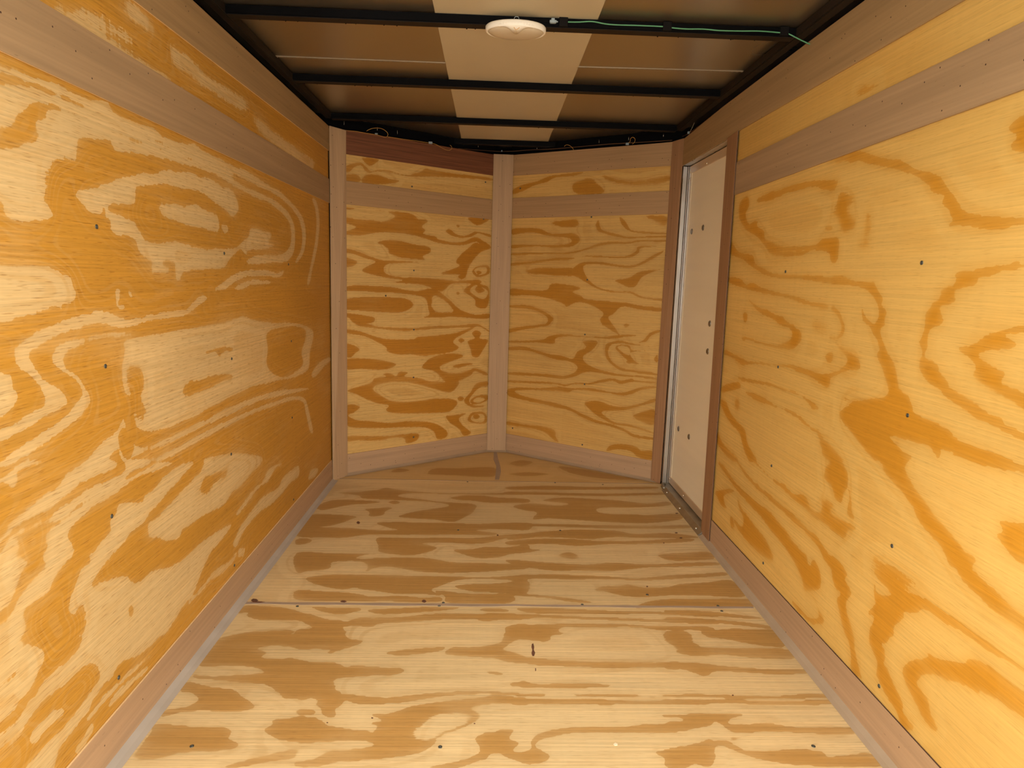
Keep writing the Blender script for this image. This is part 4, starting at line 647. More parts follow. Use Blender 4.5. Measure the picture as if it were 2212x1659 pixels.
        (1, 0, [79, 1871, 165, 1888, 269, 1895, 350, 1897, 454, 1893, 544, 1884, 626, 1885, 722, 1879, 701, 1818, 676, 1843, 676, 1859, 609, 1866, 539, 1862, 479, 1877, 359, 1877, 267, 1876, 231, 1863, 240, 1842, 268, 1837, 205, 1826, 203, 1801, 180, 1792, 132, 1799, 93, 1794, 65, 1760, 49, 1745, 91, 1732, 117, 1714, 163, 1705, 235, 1695, 318, 1689, 391, 1690, 489, 1687, 569, 1690, 654, 1680, 644, 1649, 603, 1632, 559, 1657, 458, 1664, 354, 1659, 252, 1666, 166, 1670, 110, 1682, 59, 1704, -3, 1708, -4, 1759, 50, 1779]),
        (1, 0, [71, 1586, 111, 1598, 140, 1587, 203, 1587, 292, 1588, 359, 1581, 289, 1572, 192, 1571, 105, 1571]),
        (1, 0, [-1, 1554, 37, 1553, 94, 1544, 189, 1545, 285, 1543, 381, 1542, 477, 1541, 609, 1546, 606, 1536, 475, 1534, 331, 1534, 213, 1537, 94, 1536, 37, 1543, -1, 1545]),
        (1, 0, [-1, 1528, 56, 1534, 117, 1525, 211, 1526, 329, 1521, 424, 1520, 602, 1525, 596, 1507, 468, 1506, 325, 1501, 232, 1504, 139, 1504, 46, 1514, -1, 1510]),
        (1, 0, [116, 1359, 131, 1390, 176, 1408, 221, 1417, 284, 1419, 346, 1419, 402, 1428, 471, 1433, 526, 1450, 455, 1456, 437, 1460, 493, 1464, 582, 1468, 570, 1430, 524, 1414, 467, 1400, 395, 1398, 307, 1400, 228, 1399, 183, 1387, 143, 1374, 124, 1353, 144, 1335, 159, 1318, 141, 1301, 100, 1296, 68, 1318, 27, 1329, 2, 1301, 1, 1389, 36, 1399, 49, 1408, 75, 1405, 68, 1377, 86, 1359, 65, 1341, 94, 1334, 115, 1341]),
        (1, 0, [402, 1336, 433, 1342, 479, 1354, 518, 1366, 550, 1373, 523, 1293, 475, 1299, 416, 1310, 460, 1316, 411, 1321]),
        (1, 1, [551, 1821, 588, 1852, 630, 1843, 633, 1797, 654, 1758, 671, 1730, 583, 1738, 567, 1776]),
        (1, 1, [85, 1428, 107, 1433, 122, 1427, 102, 1420]),
        (1, 0, [604, 1987, 695, 1985, 782, 1973, 893, 1946, 912, 1934, 830, 1939, 745, 1955, 658, 1965, 599, 1969]),
        (1, 0, [591, 1940, 662, 1938, 766, 1926, 849, 1911, 911, 1890, 913, 1873, 840, 1889, 758, 1904, 655, 1913, 584, 1912]),
        (1, 0, [675, 1848, 758, 1871, 834, 1872, 917, 1863, 907, 1776, 856, 1775, 801, 1789, 758, 1808, 701, 1823]),
        (1, 0, [567, 1747, 653, 1763, 763, 1764, 905, 1761, 906, 1714, 797, 1713, 696, 1730, 614, 1724]),
        (1, 0, [525, 1691, 592, 1688, 677, 1675, 726, 1667, 807, 1659, 912, 1661, 914, 1643, 817, 1634, 737, 1642, 658, 1649, 608, 1623, 577, 1657, 515, 1656]),
        (1, 0, [485, 1545, 607, 1546, 701, 1537, 796, 1542, 863, 1550, 913, 1550, 910, 1535, 796, 1530, 698, 1528, 603, 1533, 483, 1535]),
        (1, 0, [479, 1522, 576, 1525, 671, 1522, 790, 1519, 909, 1524, 911, 1509, 784, 1504, 665, 1507, 571, 1510, 475, 1506]),
        (1, 0, [464, 1463, 533, 1464, 605, 1471, 663, 1465, 625, 1451, 609, 1430, 644, 1427, 702, 1434, 769, 1421, 850, 1418, 909, 1419, 906, 1396, 824, 1395, 737, 1402, 661, 1401, 615, 1398, 595, 1417, 584, 1437, 534, 1423, 483, 1404, 447, 1400, 456, 1436, 508, 1443]),
        (1, 0, [431, 1342, 486, 1354, 543, 1369, 583, 1373, 605, 1348, 622, 1337, 688, 1340, 750, 1343, 797, 1334, 798, 1319, 853, 1325, 904, 1331, 910, 1291, 791, 1288, 742, 1291, 671, 1302, 609, 1325, 564, 1354, 517, 1342, 507, 1313, 457, 1285, 416, 1285]),
        (1, 0, [590, 1379, 614, 1385, 625, 1379, 602, 1375]),
        (1, 1, [568, 1852, 605, 1863, 635, 1848, 620, 1817, 572, 1806, 558, 1816]),
    ]),
    'nose': (0, [
        (1, 0, [-524, 3469, -494, 3540, -429, 3509, -465, 3473]),
        (1, 0, [-322, 3447, -292, 3553, -149, 3561, 37, 3590, 36, 3418, -142, 3424, -262, 3434]),
        (1, 0, [130, 3679, 202, 3745, 270, 3708, 197, 3622]),
        (1, 0, [414, 3636, 576, 3567, 737, 3464, 876, 3401, 660, 3407, 487, 3487]),
        (1, 0, [124, 3466, 236, 3509, 343, 3479, 231, 3436]),
    ]),
}


def smooth_loop(pts, n=4):
    P = [np.array(p, float) for p in pts]
    L = len(P); out = []
    for i in range(L):
        a, b, c, d = P[i - 1], P[i], P[(i + 1) % L], P[(i + 2) % L]
        for q in range(n):
            t = q / n
            out.append(0.5 * ((2 * b) + (c - a) * t + (2 * a - 5 * b + 4 * c - d) * t * t + (3 * b - a - 3 * c + d) * t ** 3))
    return np.array(out)

def blur(a, n):
    for _ in range(n):
        p = np.pad(a, 1, mode='edge')
        a = (p[:-2, 1:-1] + 2 * p[1:-1, 1:-1] + p[2:, 1:-1]) / 4
        p = np.pad(a, 1, mode='edge')
        a = (p[1:-1, :-2] + 2 * p[1:-1, 1:-1] + p[1:-1, 2:]) / 4
    return a

def raster(key, us, vs):
    """paint the traced figure on a vertex grid, then soften it so that its outline can be read between the vertices"""
    base, loops = GRAIN.get(key, (0.35, []))
    U, V = np.meshgrid(us, vs, indexing='ij')
    g = np.full(U.shape, float(base))
    for tone, soft, flat in loops:
        p = np.array(flat, float).reshape(-1, 2) * 1e-3
        lp = smooth_loop(p)
        i0, i1 = np.searchsorted(us, lp[:, 0].min()), np.searchsorted(us, lp[:, 0].max())
        j0, j1 = np.searchsorted(vs, lp[:, 1].min()), np.searchsorted(vs, lp[:, 1].max())
        if i1 <= i0 or j1 <= j0: continue
        uu, vv = U[i0:i1, j0:j1], V[i0:i1, j0:j1]
        ins = np.zeros(uu.shape, bool)
        x0, y0 = lp[:, 0], lp[:, 1]
        x1, y1 = np.roll(x0, -1), np.roll(y0, -1)
        for a, b_, c, d in zip(x0, y0, x1, y1):
            if b_ == d: continue
            cr = (b_ > vv) != (d > vv)
            ins ^= cr & (uu < (c - a) * (vv - b_) / (d - b_) + a)
        if soft:
            m = np.zeros(U.shape); m[i0:i1, j0:j1] = ins
            a0, a1, b0, b1 = max(i0 - 16, 0), i1 + 16, max(j0 - 16, 0), j1 + 16
            sm = blur(m[a0:a1, b0:b1], 14)
            g[a0:a1, b0:b1] += (tone - g[a0:a1, b0:b1]) * sm
        else:
            g[i0:i1, j0:j1][ins] = tone
    a = blur(g, 1); b = blur(a, 22)
    return a, blur(b, 88), b

def ply_sheet(name, fr, key, u0, u1, v0, v1, mat, parent, step=0.006, thick=0.009, clip=None, h=-0.004, fine=None):
    """plywood sheet: a fine vertex grid on the visible face, plain back and edges"""
    nu, nv = max(2, int(round((u1 - u0) / step)) + 1), max(2, int(round((v1 - v0) / step)) + 1)
    us, vs = np.linspace(u0, u1, nu), np.linspace(v0, v1, nv)
    if fine is not None:      # only the part that the figure is traced on needs a fine grid
        def mixed(a, b, f0, f1):
            f0, f1 = max(a, f0), min(b, f1)
            seg = [np.linspace(a, f0, max(2, int((f0 - a) / .03)))[:-1] if f0 > a else [], np.linspace(f0, f1, int((f1 - f0) / step) + 1), np.linspace(f1, b, max(2, int((b - f1) / .03)))[1:] if f1 < b else []]
            return np.concatenate([np.asarray(q) for q in seg])
        us, vs = mixed(u0, u1, fine[0], fine[1]), mixed(v0, v1, fine[2], fine[3])
        nu, nv = len(us), len(vs)
    g, ring, halo = raster(key, us, vs)
    U, V = np.meshgrid(us, vs, indexing='ij')
    o, uu, vv, nn = (np.array(x) for x in (fr.o, fr.u, fr.v, fr.n))
    co = o + U[..., None] * uu + V[..., None] * vv + nn * h
    co = co.reshape(-1, 3)
    idx = np.arange(nu * nv).reshape(nu, nv)
    quads = np.stack([idx[:-1, :-1], idx[1:, :-1], idx[1:, 1:], idx[:-1, 1:]], -1)
    if clip is not None:
        cu = (U[:-1, :-1] + U[1:, 1:]) / 2; cv = (V[:-1, :-1] + V[1:, 1:]) / 2
        quads = quads[clip(cu, cv)]
    quads = quads.reshape(-1, 4)
    # orient towards the normal
    e1 = co[quads[0, 1]] - co[quads[0, 0]]; e2 = co[quads[0, 3]] - co[quads[0, 0]]
    if np.dot(np.cross(e1, e2), nn) < 0: quads = quads[:, ::-1]
    nf = len(co)
    extra, ef = [], []
    if clip is None:
        c = [(u0, v0), (u1, v0), (u1, v1), (u0, v1)]
        extra = [tuple(fr.p(a, b, h)) for a, b in c] + [tuple(fr.p(a, b, h - thick)) for a, b in c]
        ef = [(nf + 4, nf + 5, nf + 6, nf + 7)] + [(nf + i, nf + (i + 1) % 4, nf + 4 + (i + 1) % 4, nf + 4 + i) for i in range(4)]
    me = bpy.data.meshes.new(name)
    me.from_pydata([tuple(x) for x in co] + extra, [], [tuple(q) for q in quads.tolist()] + ef)
    me.update()
    put_uv(me, fr)
    for an, arr in (('grain', g), ('ring', ring), ('halo', halo)):
        at = me.attributes.new(an, 'FLOAT', 'POINT')
        at.data.foreach_set('value', np.concatenate([arr.ravel(), np.full(len(extra), .3)]).astype(np.float32))
    return add_obj(name, me, mat, parent)

# ------------------------------------------------------------------ walls, floor
def shell(name, fr, u0, u1, z0, z1, h0, h1, label):
    me = prism(name, fr, [(u0, z0), (u1, z0), (u1, z1), (u0, z1)], h0, h1, 0)
    return add_obj(name, me, M['cavity'], None, 'structure', label, 'wall')

Z_SKIN = 1.86
wall_left = shell('wall_left', F_LEFT, Y_REAR, CL.y + .06, -.05, Z_SKIN, -.070, -.062, 'left side wall of the trailer with orange plywood sheet and luan strips')
FLn = (AP - CL).length; FRn = (AP - CR).length
wall_front_left = shell('wall_front_left', F_FL, -.06, FLn + .06, -.05, Z_SKIN, -.075, -.067, 'left half of the V nose wall with knotty plywood')
wall_front_right = shell('wall_front_right', F_FR, -.06, FRn + .06, -.05, Z_SKIN, -.075, -.067, 'right half of the V nose wall beside the side door')
# right wall skin leaves the door opening free
def ring_prism(name, fr, outer, inner, h0, h1):
    (a0, b0, a1, b1), (c0, d0, c1, d1) = outer, inner
    parts = []
    for (u0, v0, u1, v1) in ((a0, b0, a1, d0), (a0, d1, a1, b1), (a0, d0, c0, d1), (c1, d0, a1, d1)):
        me = [fr.p(u0, v0, h0), fr.p(u1, v0, h0), fr.p(u1, v1, h0), fr.p(u0, v1, h0), fr.p(u0, v0, h1), fr.p(u1, v0, h1), fr.p(u1, v1, h1), fr.p(u0, v1, h1)]
        parts.append((me, [(0, 3, 2, 1), (4, 5, 6, 7), (0, 1, 5, 4), (1, 2, 6, 5), (2, 3, 7, 6), (3, 0, 4, 7)]))
    V, F = join_data(parts)
    me = mesh_from(name, V, F)
    bm = bmesh.new(); bm.from_mesh(me); bmesh.ops.recalc_face_normals(bm, faces=bm.faces[:]); bm.to_mesh(me); bm.free()
    put_uv(me, fr)
    return me
D0, D1, DZ0, DZ1 = 2.645, 3.335, 0.018, 1.637       # door opening in the right wall (y range, z range)
wall_right = add_obj('wall_right', ring_prism('wall_right', F_RIGHT, (Y_REAR, -.05, CR.y + .06, Z_SKIN), (D0 - .02, -.02, D1 + .02, DZ1 + .02), -.070, -.062),
                     M['cavity'], None, 'structure', 'right side wall of the trailer with yellow plywood sheet and the side door', 'wall')

ply_sheet('plywood_sheet', F_LEFT, 'left', Y_REAR, CL.y - .004, 0.0, 1.766, M['ply_left'], wall_left, .004, fine=(1.05, 3.36, .09, 1.67))
ply_sheet('plywood_sheet', F_RIGHT, 'right', Y_REAR, D0 - .025, 0.0, 1.775, M['ply_right'], wall_right, .004, fine=(1.05, 2.63, .09, 1.67))
ply_sheet('plywood_sheet', F_FL, 'front_left', 0.004, FLn - .004, 0.0, 1.762, M['ply_front_left'], wall_front_left, .003, fine=(.04, 1.02, .10, 1.67))
ply_sheet('plywood_sheet', F_FR, 'front_right', 0.004, FRn - .004, 0.0, 1.762, M['ply_front_right'], wall_front_right, .003, fine=(.02, 1.02, .10, 1.67))

floor_me = mesh_from('floor', *box_data(XL - .07, XR + .07, Y_REAR, 3.34, -.06, -.024))
floor = add_obj('floor', floor_me, M['cavity'], None, 'structure', 'plywood floor of the trailer in two big sheets and a nose piece', 'floor')
Y_SEAM, Y_NOSE = 2.010, 3.333
ply_sheet('plywood_sheet', F_FLOOR, 'floor', XL - .003, XR + .003, Y_REAR, Y_SEAM - .0015, M['ply_floor'], floor, .005, .018, None, 0.0, fine=(-2, 2, 1.2, 2.02))
ply_sheet('plywood_sheet', F_FLOOR, 'floor', XL - .003, XR + .003, Y_SEAM + .0015, Y_NOSE - .001, M['ply_floor'], floor, .005, .018, None, 0.0)
def nose_clip(u, v):
    p = np.stack([u, v], -1)
    dl = (p - np.array(CL[:2])) @ np.array(F_FL.n[:2]); dr = (p - np.array(CR[:2])) @ np.array(F_FR.n[:2])
    return (dl > -.02) & (dr > -.02)
nose = ply_sheet('plywood_sheet', F_FLOOR, 'nose', XL, XR, Y_NOSE + .001, AP.y, M['ply_nose'], floor, .006, .018, nose_clip, -0.001)
# plate that carries the nose sheet
pl = [(XL - .05, 3.32), (XR + .05, 3.32), (XR + .05, CR.y), (AP.x, AP.y + .06), (XL - .05, CL.y)]
add_obj('nose_plate', prism('nose_plate', F_FLOOR, pl, -.06, -.012, 0), M['cavity'], floor)

# ------------------------------------------------------------------ luan strips
trim_no = [0]
def edge_mat(o, fr, mat):
    o.data.materials.append(M[mat])
    for p in o.data.polygons:
        if abs(p.normal.dot(fr.n)) < .2: p.material_index = 1
    return o
def strip(fr, pts, mat, label, h0=-.004, h1=.0015, edge=None):
    trim_no[0] += 1
    nm = 'trim_%d' % trim_no[0]
    o = add_obj(nm, prism(nm, fr, pts, h0, h1), M[mat], None, 'structure', label, 'trim board')
    return edge_mat(o, fr, edge) if edge else o

yr = Y_REAR
def band(u0, u1, a0, a1, b0, b1):
    """outline of a strip whose lower edge runs a0..a1 and upper edge b0..b1"""
    return [(u0, a0), (u1, a1), (u1, b1), (u0, b0)]
strip(F_LEFT, band(yr, 3.352, 1.650, 1.656, 1.768, 1.771), 'luan_upper', 'tan luan strip along the top of the left wall', edge='raw_edge')
strip(F_LEFT, band(yr, 3.340, 1.411, 1.407, 1.530, 1.522), 'luan_strip', 'wide pinkish-brown luan strip across the left wall below the upper plywood band', edge='raw_edge')
strip(F_RIGHT, [(yr, 1.640), (2.560, 1.646), (2.690, 1.642), (3.332, 1.637), (3.332, 1.766), (2.80, 1.783), (2.07, 1.789), (yr, 1.789)], 'luan_upper', 'long tan luan strip along the top of the right wall over the door')
strip(F_RIGHT, band(yr, 2.578, 1.430, 1.408, 1.548, 1.531), 'luan_strip', 'pinkish-brown luan strip across the right wall from the door trim to the rear')
bl = add_obj('baseboard_left', prism('baseboard_left', F_LEFT, band(yr, 3.300, 0, 0, .100, .110), -.004, .0015), M['luan_base'], None, 'structure', 'pinkish luan baseboard along the foot of the left wall', 'baseboard')
br = add_obj('baseboard_right', prism('baseboard_right', F_RIGHT, band(yr, 2.540, 0, 0, .113, .103), -.004, .0015), M['luan_base'], None, 'structure', 'brown luan baseboard along the foot of the right wall up to the door trim', 'baseboard')
edge_mat(bl, F_LEFT, 'raw_edge'); edge_mat(br, F_RIGHT, 'gap_shade_edge')
e0, e1 = .075, FLn - .062
strip(F_FL, band(e0, e1, 1.652, 1.651, 1.766, 1.768), 'luan_dark', 'dark red-brown strip at the top of the left nose wall')
strip(F_FL, band(e0, e1, 1.410, 1.402, 1.524, 1.516), 'luan_front', 'middle luan strip on the left nose wall under the dark red one')
add_obj('baseboard_front_left', prism('baseboard_front_left', F_FL, band(e0 - .02, e1 + .02, 0, 0, .115, .114), -.004, .0015), M['luan_base'], None, 'structure', 'luan baseboard at the foot of the left nose wall', 'baseboard')
g0, g1 = .035, FRn - .062
strip(F_FR, band(g0, g1, 1.646, 1.654, 1.760, 1.770), 'luan_front', 'light brown luan strip at the top of the right nose wall')
strip(F_FR, band(g0, g1, 1.411, 1.412, 1.525, 1.527), 'luan_front', 'middle luan strip on the right nose wall under the light brown top strip')
add_obj('baseboard_front_right', prism('baseboard_front_right', F_FR, band(g0, g1 + .02, 0, 0, .112, .114), -.004, .0015), M['luan_base'], None, 'structure', 'luan baseboard at the foot of the right nose wall by the door', 'baseboard')

def corner_board(top_a, top_b, bot_a, bot_b, zt, zb, mat, label, thick=.005):
    """upright board laid across a corner: four corners given, pushed back by its thickness"""
    trim_no[0] += 1
    nm = 'trim_%d' % trim_no[0]
    A0, B0 = Vector((*bot_a, zb)), Vector((*bot_b, zb))
    A1, B1 = Vector((*top_a, zt[0])), Vector((*top_b, zt[1]))
    n = (B0 - A0).cross(UP).normalized()
    V = [A0, B0, B1, A1] + [p - n * thick for p in (A0, B0, B1, A1)]
    F = [(0, 1, 2, 3), (7, 6, 5, 4), (0, 4, 5, 1), (1, 5, 6, 2), (2, 6, 7, 3), (3, 7, 4, 0)]
    me = mesh_from(nm, V, F)
    bm = bmesh.new(); bm.from_mesh(me); bmesh.ops.recalc_face_normals(bm, faces=bm.faces[:]); bm.to_mesh(me); bm.free()
    bevel_mesh(me, .0008)
    put_uv(me, Frame(A0, (B0 - A0), UP, n))
    return add_obj(nm, me, M[mat], None, 'structure', label, 'trim board')
corner_board((-.798, 3.350), (-.730, 3.402), (-.798, 3.298), (-.742, 3.386), (1.772, 1.764), 0.0, 'luan_vert', 'upright luan board across the left front corner')
corner_board((.000, 3.928), (.115, 3.930), (-.003, 3.926), (.114, 3.929), (1.770, 1.770), 0.004, 'luan_vert', 'upright luan board down the middle of the V nose')
corner_board((.890, 3.380), (.932, 3.324), (.889, 3.380), (.931, 3.340), (1.761, 1.768), 0.0, 'luan_vert_red', 'upright reddish luan board at the far side of the door')
strip(F_RIGHT, [(2.540, 0), (2.642, 0), (2.690, 1.642), (2.580, 1.646)], 'luan_vert_red', 'upright reddish luan board at the near side of the door', .0016, .006, 'gap_shade_edge')

# ------------------------------------------------------------------ caulk
def bead(name, path, r, mat, parent=None, squash=1.0):
    V, F = tube_data(path, r, 10)
    me = mesh_from(name, V, F, True)
    return add_obj(name, me, M[mat], parent)
def cove(name, pts, w, hgt, parent, mat='caulk_nose'):
    """triangular bead of caulk in the joint between wall and floor; pts run along the joint with inward normals"""
    V, F = [], []
    for (p, n) in pts:
        p, n = Vector(p), Vector(n)
        V += [p + UP * -.001 - n * .002, p + n * w + UP * .0004, p + n * w * .55 + UP * hgt * .30, p + UP * hgt - n * .001]
    for i in range(len(pts) - 1):
        a, b = i * 4, i * 4 + 4
        F += [(a + j, a + (j + 1) % 4, b + (j + 1) % 4, b + j) for j in range(4)]
    m = len(V) - 4
    F += [(3, 2, 1, 0), (m, m + 1, m + 2, m + 3)]
    me = mesh_from(name, V, F)
    bm = bmesh.new(); bm.from_mesh(me); bmesh.ops.recalc_face_normals(bm, faces=bm.faces[:]); bm.to_mesh(me); bm.free()
    return add_obj(name, me, M[mat], parent)
nL, nR, nFL, nFR = F_LEFT.n, F_RIGHT.n, F_FL.n, F_FR.n
cove('caulk_bead', [((XL, yr + .02, 0), nL), ((XL, 3.30, 0), nL)], .030, .010, bl, 'caulk')
cove('caulk_bead', [((XR, yr + .02, 0), nR), ((XR, 2.62, 0), nR)], .026, .014, br, 'caulk_side')
fo = bpy.data.objects
cove('caulk_bead', [(F_FL.p(.03, 0), nFL), (F_FL.p(FLn - .05, 0), nFL)], .020, .014, fo['baseboard_front_left'])
cove('caulk_bead', [((-.005, 3.930, 0), Vector((0, -1, 0))), ((.116, 3.932, 0), Vector((0, -1, 0)))], .020, .014, fo['baseboard_front_left'])
cove('caulk_bead', [(F_FR.p(.02, 0), nFR), (F_FR.p(FRn - .05, 0), nFR)], .020, .014, fo['baseboard_front_right'])
def flat_patch(name, outline, z0, z1, mat, parent):
    return add_obj(name, prism(name, F_FLOOR, outline, z0, z1, 0), M[mat], parent)
sx = np.linspace(XL + .03, XR - .03, 24)
sy = [Y_SEAM - .005 + .002 * math.sin(i * 1.7) for i in range(24)]
flat_patch('caulk_seam', [(x, y - .004 - .003 * (x < 0.1)) for x, y in zip(sx, sy)] + [(x, Y_SEAM + .004 + .0015 * math.sin(i * 2.3)) for i, x in reversed(list(enumerate(sx)))], -.001, .0008, 'caulk_seam', floor)
sx = np.linspace(XL + .03, XR - .04, 18)
flat_patch('caulk_seam', [(x, Y_NOSE - .003) for x in sx] + [(x, Y_NOSE + .003) for x in reversed(sx)], -.001, .0006, 'caulk_seam', floor)
flat_patch('caulk_smear', [(0.042, 3.922), (0.059, 3.923), (0.066, 3.777), (0.078, 3.604), (0.079, 3.514), (0.067, 3.362), (0.045, 3.361), (0.050, 3.478), (0.054, 3.621), (0.039, 3.755)], -.001, .0006, 'caulk_seam', floor)
flat_patch('knot_hole', [(0.1450, 1.7785), (0.1493, 1.7810), (0.1508, 1.7614), (0.1485, 1.7469), (0.1516, 1.7327), (0.1478, 1.7163), (0.1425, 1.7163), (0.1407, 1.7302), (0.1444, 1.7469), (0.1426, 1.7613)], -.001, .0004, 'knot', floor)
flat_patch('knot_hole', [(0.1466, 1.6579), (0.1490, 1.6558), (0.1483, 1.6450), (0.1456, 1.6428)], -.001, .0004, 'knot', floor)
flat_patch('filler_plug', [(0.3097, 1.3581), (0.3149, 1.3627), (0.3198, 1.3597), (0.3189, 1.3551), (0.3121, 1.3536)], -.001, .0012, 'plug', floor)
flat_patch('splinter', [(-0.4731, 2.0214), (-0.4682, 2.0277), (-0.4584, 2.0267), (-0.4517, 2.0206), (-0.4580, 2.0155), (-0.4679, 2.0171)], -.001, 0.0014, 'knot', floor)
flat_patch('splinter', [(-0.2063, 2.0284), (-0.2027, 2.0379), (-0.1956, 2.0361), (-0.1908, 2.0268), (-0.1954, 2.0192), (-0.2025, 2.0219)], -.001, 0.0014, 'knot', floor)
flat_patch('splinter', [(-0.7644, 2.0232), (-0.7606, 2.0326), (-0.7492, 2.0310), (-0.7400, 2.0218), (-0.7457, 2.0143), (-0.7574, 2.0168)], -.001, 0.0014, 'knot', floor)
flat_patch('splinter', [(-0.7615, 2.0109), (-0.7489, 2.0158), (-0.7272, 2.0153), (-0.7138, 2.0109), (-0.7291, 2.0069), (-0.7509, 2.0079)], -.001, 0.0014, 'knot', floor)
flat_patch('dent', [(0.0475, 2.6000), (0.0501, 2.6081), (0.0540, 2.6066), (0.0560, 2.5987), (0.0529, 2.5922), (0.0491, 2.5945)], -.001, 0.0003, 'knot', floor)
flat_patch('dent', [(0.8178, 2.6525), (0.8239, 2.6589), (0.8300, 2.6579), (0.8318, 2.6517), (0.8254, 2.6466), (0.8195, 2.6482)], -.001, 0.0003, 'knot', floor)
flat_patch('dent', [(0.8221, 2.5969), (0.8280, 2.6031), (0.8340, 2.6021), (0.8357, 2.5962), (0.8294, 2.5912), (0.8236, 2.5928)], -.001, 0.0003, 'knot', floor)
flat_patch('dent', [(0.7369, 2.5405), (0.7406, 2.5454), (0.7438, 2.5446), (0.7445, 2.5398), (0.7408, 2.5359), (0.7376, 2.5372)], -.001, 0.0003, 'knot', floor)
flat_patch('dent', [(0.8868, 2.8902), (0.8932, 2.8965), (0.8998, 2.8956), (0.9019, 2.8896), (0.8951, 2.8845), (0.8887, 2.8860)], -.001, 0.0003, 'knot', floor)
flat_patch('dent', [(0.5747, 2.1514), (0.5782, 2.1568), (0.5812, 2.1558), (0.5818, 2.1506), (0.5782, 2.1463), (0.5753, 2.1478)], -.001, 0.0003, 'knot', floor)
flat_patch('dent', [(0.6579, 1.5419), (0.6607, 1.5450), (0.6629, 1.5444), (0.6631, 1.5413), (0.6603, 1.5388), (0.6582, 1.5397)], -.001, 0.0003, 'knot', floor)
flat_patch('dent', [(-0.2688, 1.4474), (-0.2676, 1.4499), (-0.2650, 1.4494), (-0.2631, 1.4469), (-0.2647, 1.4449), (-0.2674, 1.4456)], -.001, 0.0003, 'knot', floor)
flat_patch('dent', [(-0.0184, 1.4285), (-0.0171, 1.4305), (-0.0151, 1.4302), (-0.0139, 1.4282), (-0.0155, 1.4266), (-0.0175, 1.4272)], -.001, 0.0003, 'knot', floor)
flat_patch('dent', [(-0.3726, 1.4301), (-0.3717, 1.4321), (-0.3696, 1.4317), (-0.3680, 1.4297), (-0.3692, 1.4281), (-0.3713, 1.4287)], -.001, 0.0003, 'knot', floor)
flat_patch('dent', [(-0.5608, 2.7177), (-0.5593, 2.7341), (-0.5514, 2.7311), (-0.5443, 2.7151), (-0.5473, 2.7021), (-0.5553, 2.7066)], -.001, 0.0003, 'knot', floor)


# ------------------------------------------------------------------ side door in the right wall
door = empty('door_1', (XR + .04, (D0 + D1) / 2, 0), 'narrow side door with pale panel and aluminium frame in the right wall', 'door', None, 'structure')
XD = XR + .040
def dbox(name, x0, x1, y0, y1, z0, z1, mat, bev=.001, parent=door):
    me = mesh_from(name, *box_data(x0, x1, y0, y1, z0, z1))
    if bev: bevel_mesh(me, bev)
    o = add_obj(name, me, M[mat])
    local(o, me, door)
    return o
dbox('door_panel', XD + .001, XD + .022, D0 - .02, D1 + .01, .01, 1.63, 'door_ply')
dbox('top_rail', XD - .004, XD + .002, D0 - .01, 3.312, 1.598, 1.634, 'door_rail')
dbox('bottom_rail', XD - .004, XD + .002, D0 - .01, 3.312, .016, .052, 'door_rail')
dbox('stile', XD - .003, XD + .002, 3.286, 3.318, .045, 1.634, 'door_stile')
dbox('door_light_block', XR + .0705, XR + .076, D0 - .06, D1 + .06, -.04, DZ1 + .06, 'cavity')  # unseen sheet added behind the door to keep outside light from leaking in
# jamb: three stepped aluminium faces seen edge-on at the far side
dbox('jamb', XR + .003, XR + .024, 3.318, 3.345, .012, 1.634, 'alu')
dbox('jamb', XR + .0255, XR + .031, 3.314, 3.345, .012, 1.634, 'alu')
dbox('jamb', XR + .0325, XD, 3.312, 3.345, .012, 1.634, 'alu')
dbox('jamb', XR + .003, XD, D0 - .020, D0 - .004, .012, 1.634, 'alu')
dbox('head', XR + .003, XD, D0 - .02, 3.345, 1.6365, 1.648, 'alu')
sill = dbox('sill', XR - .001, XD + .004, D0 - .004, 3.325, -.004, .012, 'alu_dull')
# rolled lip of the sill that laps onto the floor
V, F = [], []
for y in (D0 - .020, 3.222):
    V += [(XR - .024, y, .0006), (XR - .024, y, .0022), (XR - .004, y, .0195), (XR + .002, y, .0195), (XR + .002, y, .0006)]
F = [(i, (i + 1) % 5, 5 + (i + 1) % 5, 5 + i) for i in range(5)] + [(4, 3, 2, 1, 0), (5, 6, 7, 8, 9)]
me = mesh_from('sill_lip', V, F)
bm = bmesh.new(); bm.from_mesh(me); bmesh.ops.recalc_face_normals(bm, faces=bm.faces[:]); bm.to_mesh(me); bm.free()
local(add_obj('sill_lip', me, M['alu_dull']), me, door)
V, F = tube_data([(XR - .010, 3.224, .011), (XR - .010, 3.262, .011), (XR + .004, 3.284, .012)], .0095, 10)
me = mesh_from('sill_end', V, F, True); local(add_obj('sill_end', me, M['alu_dull']), me, door)

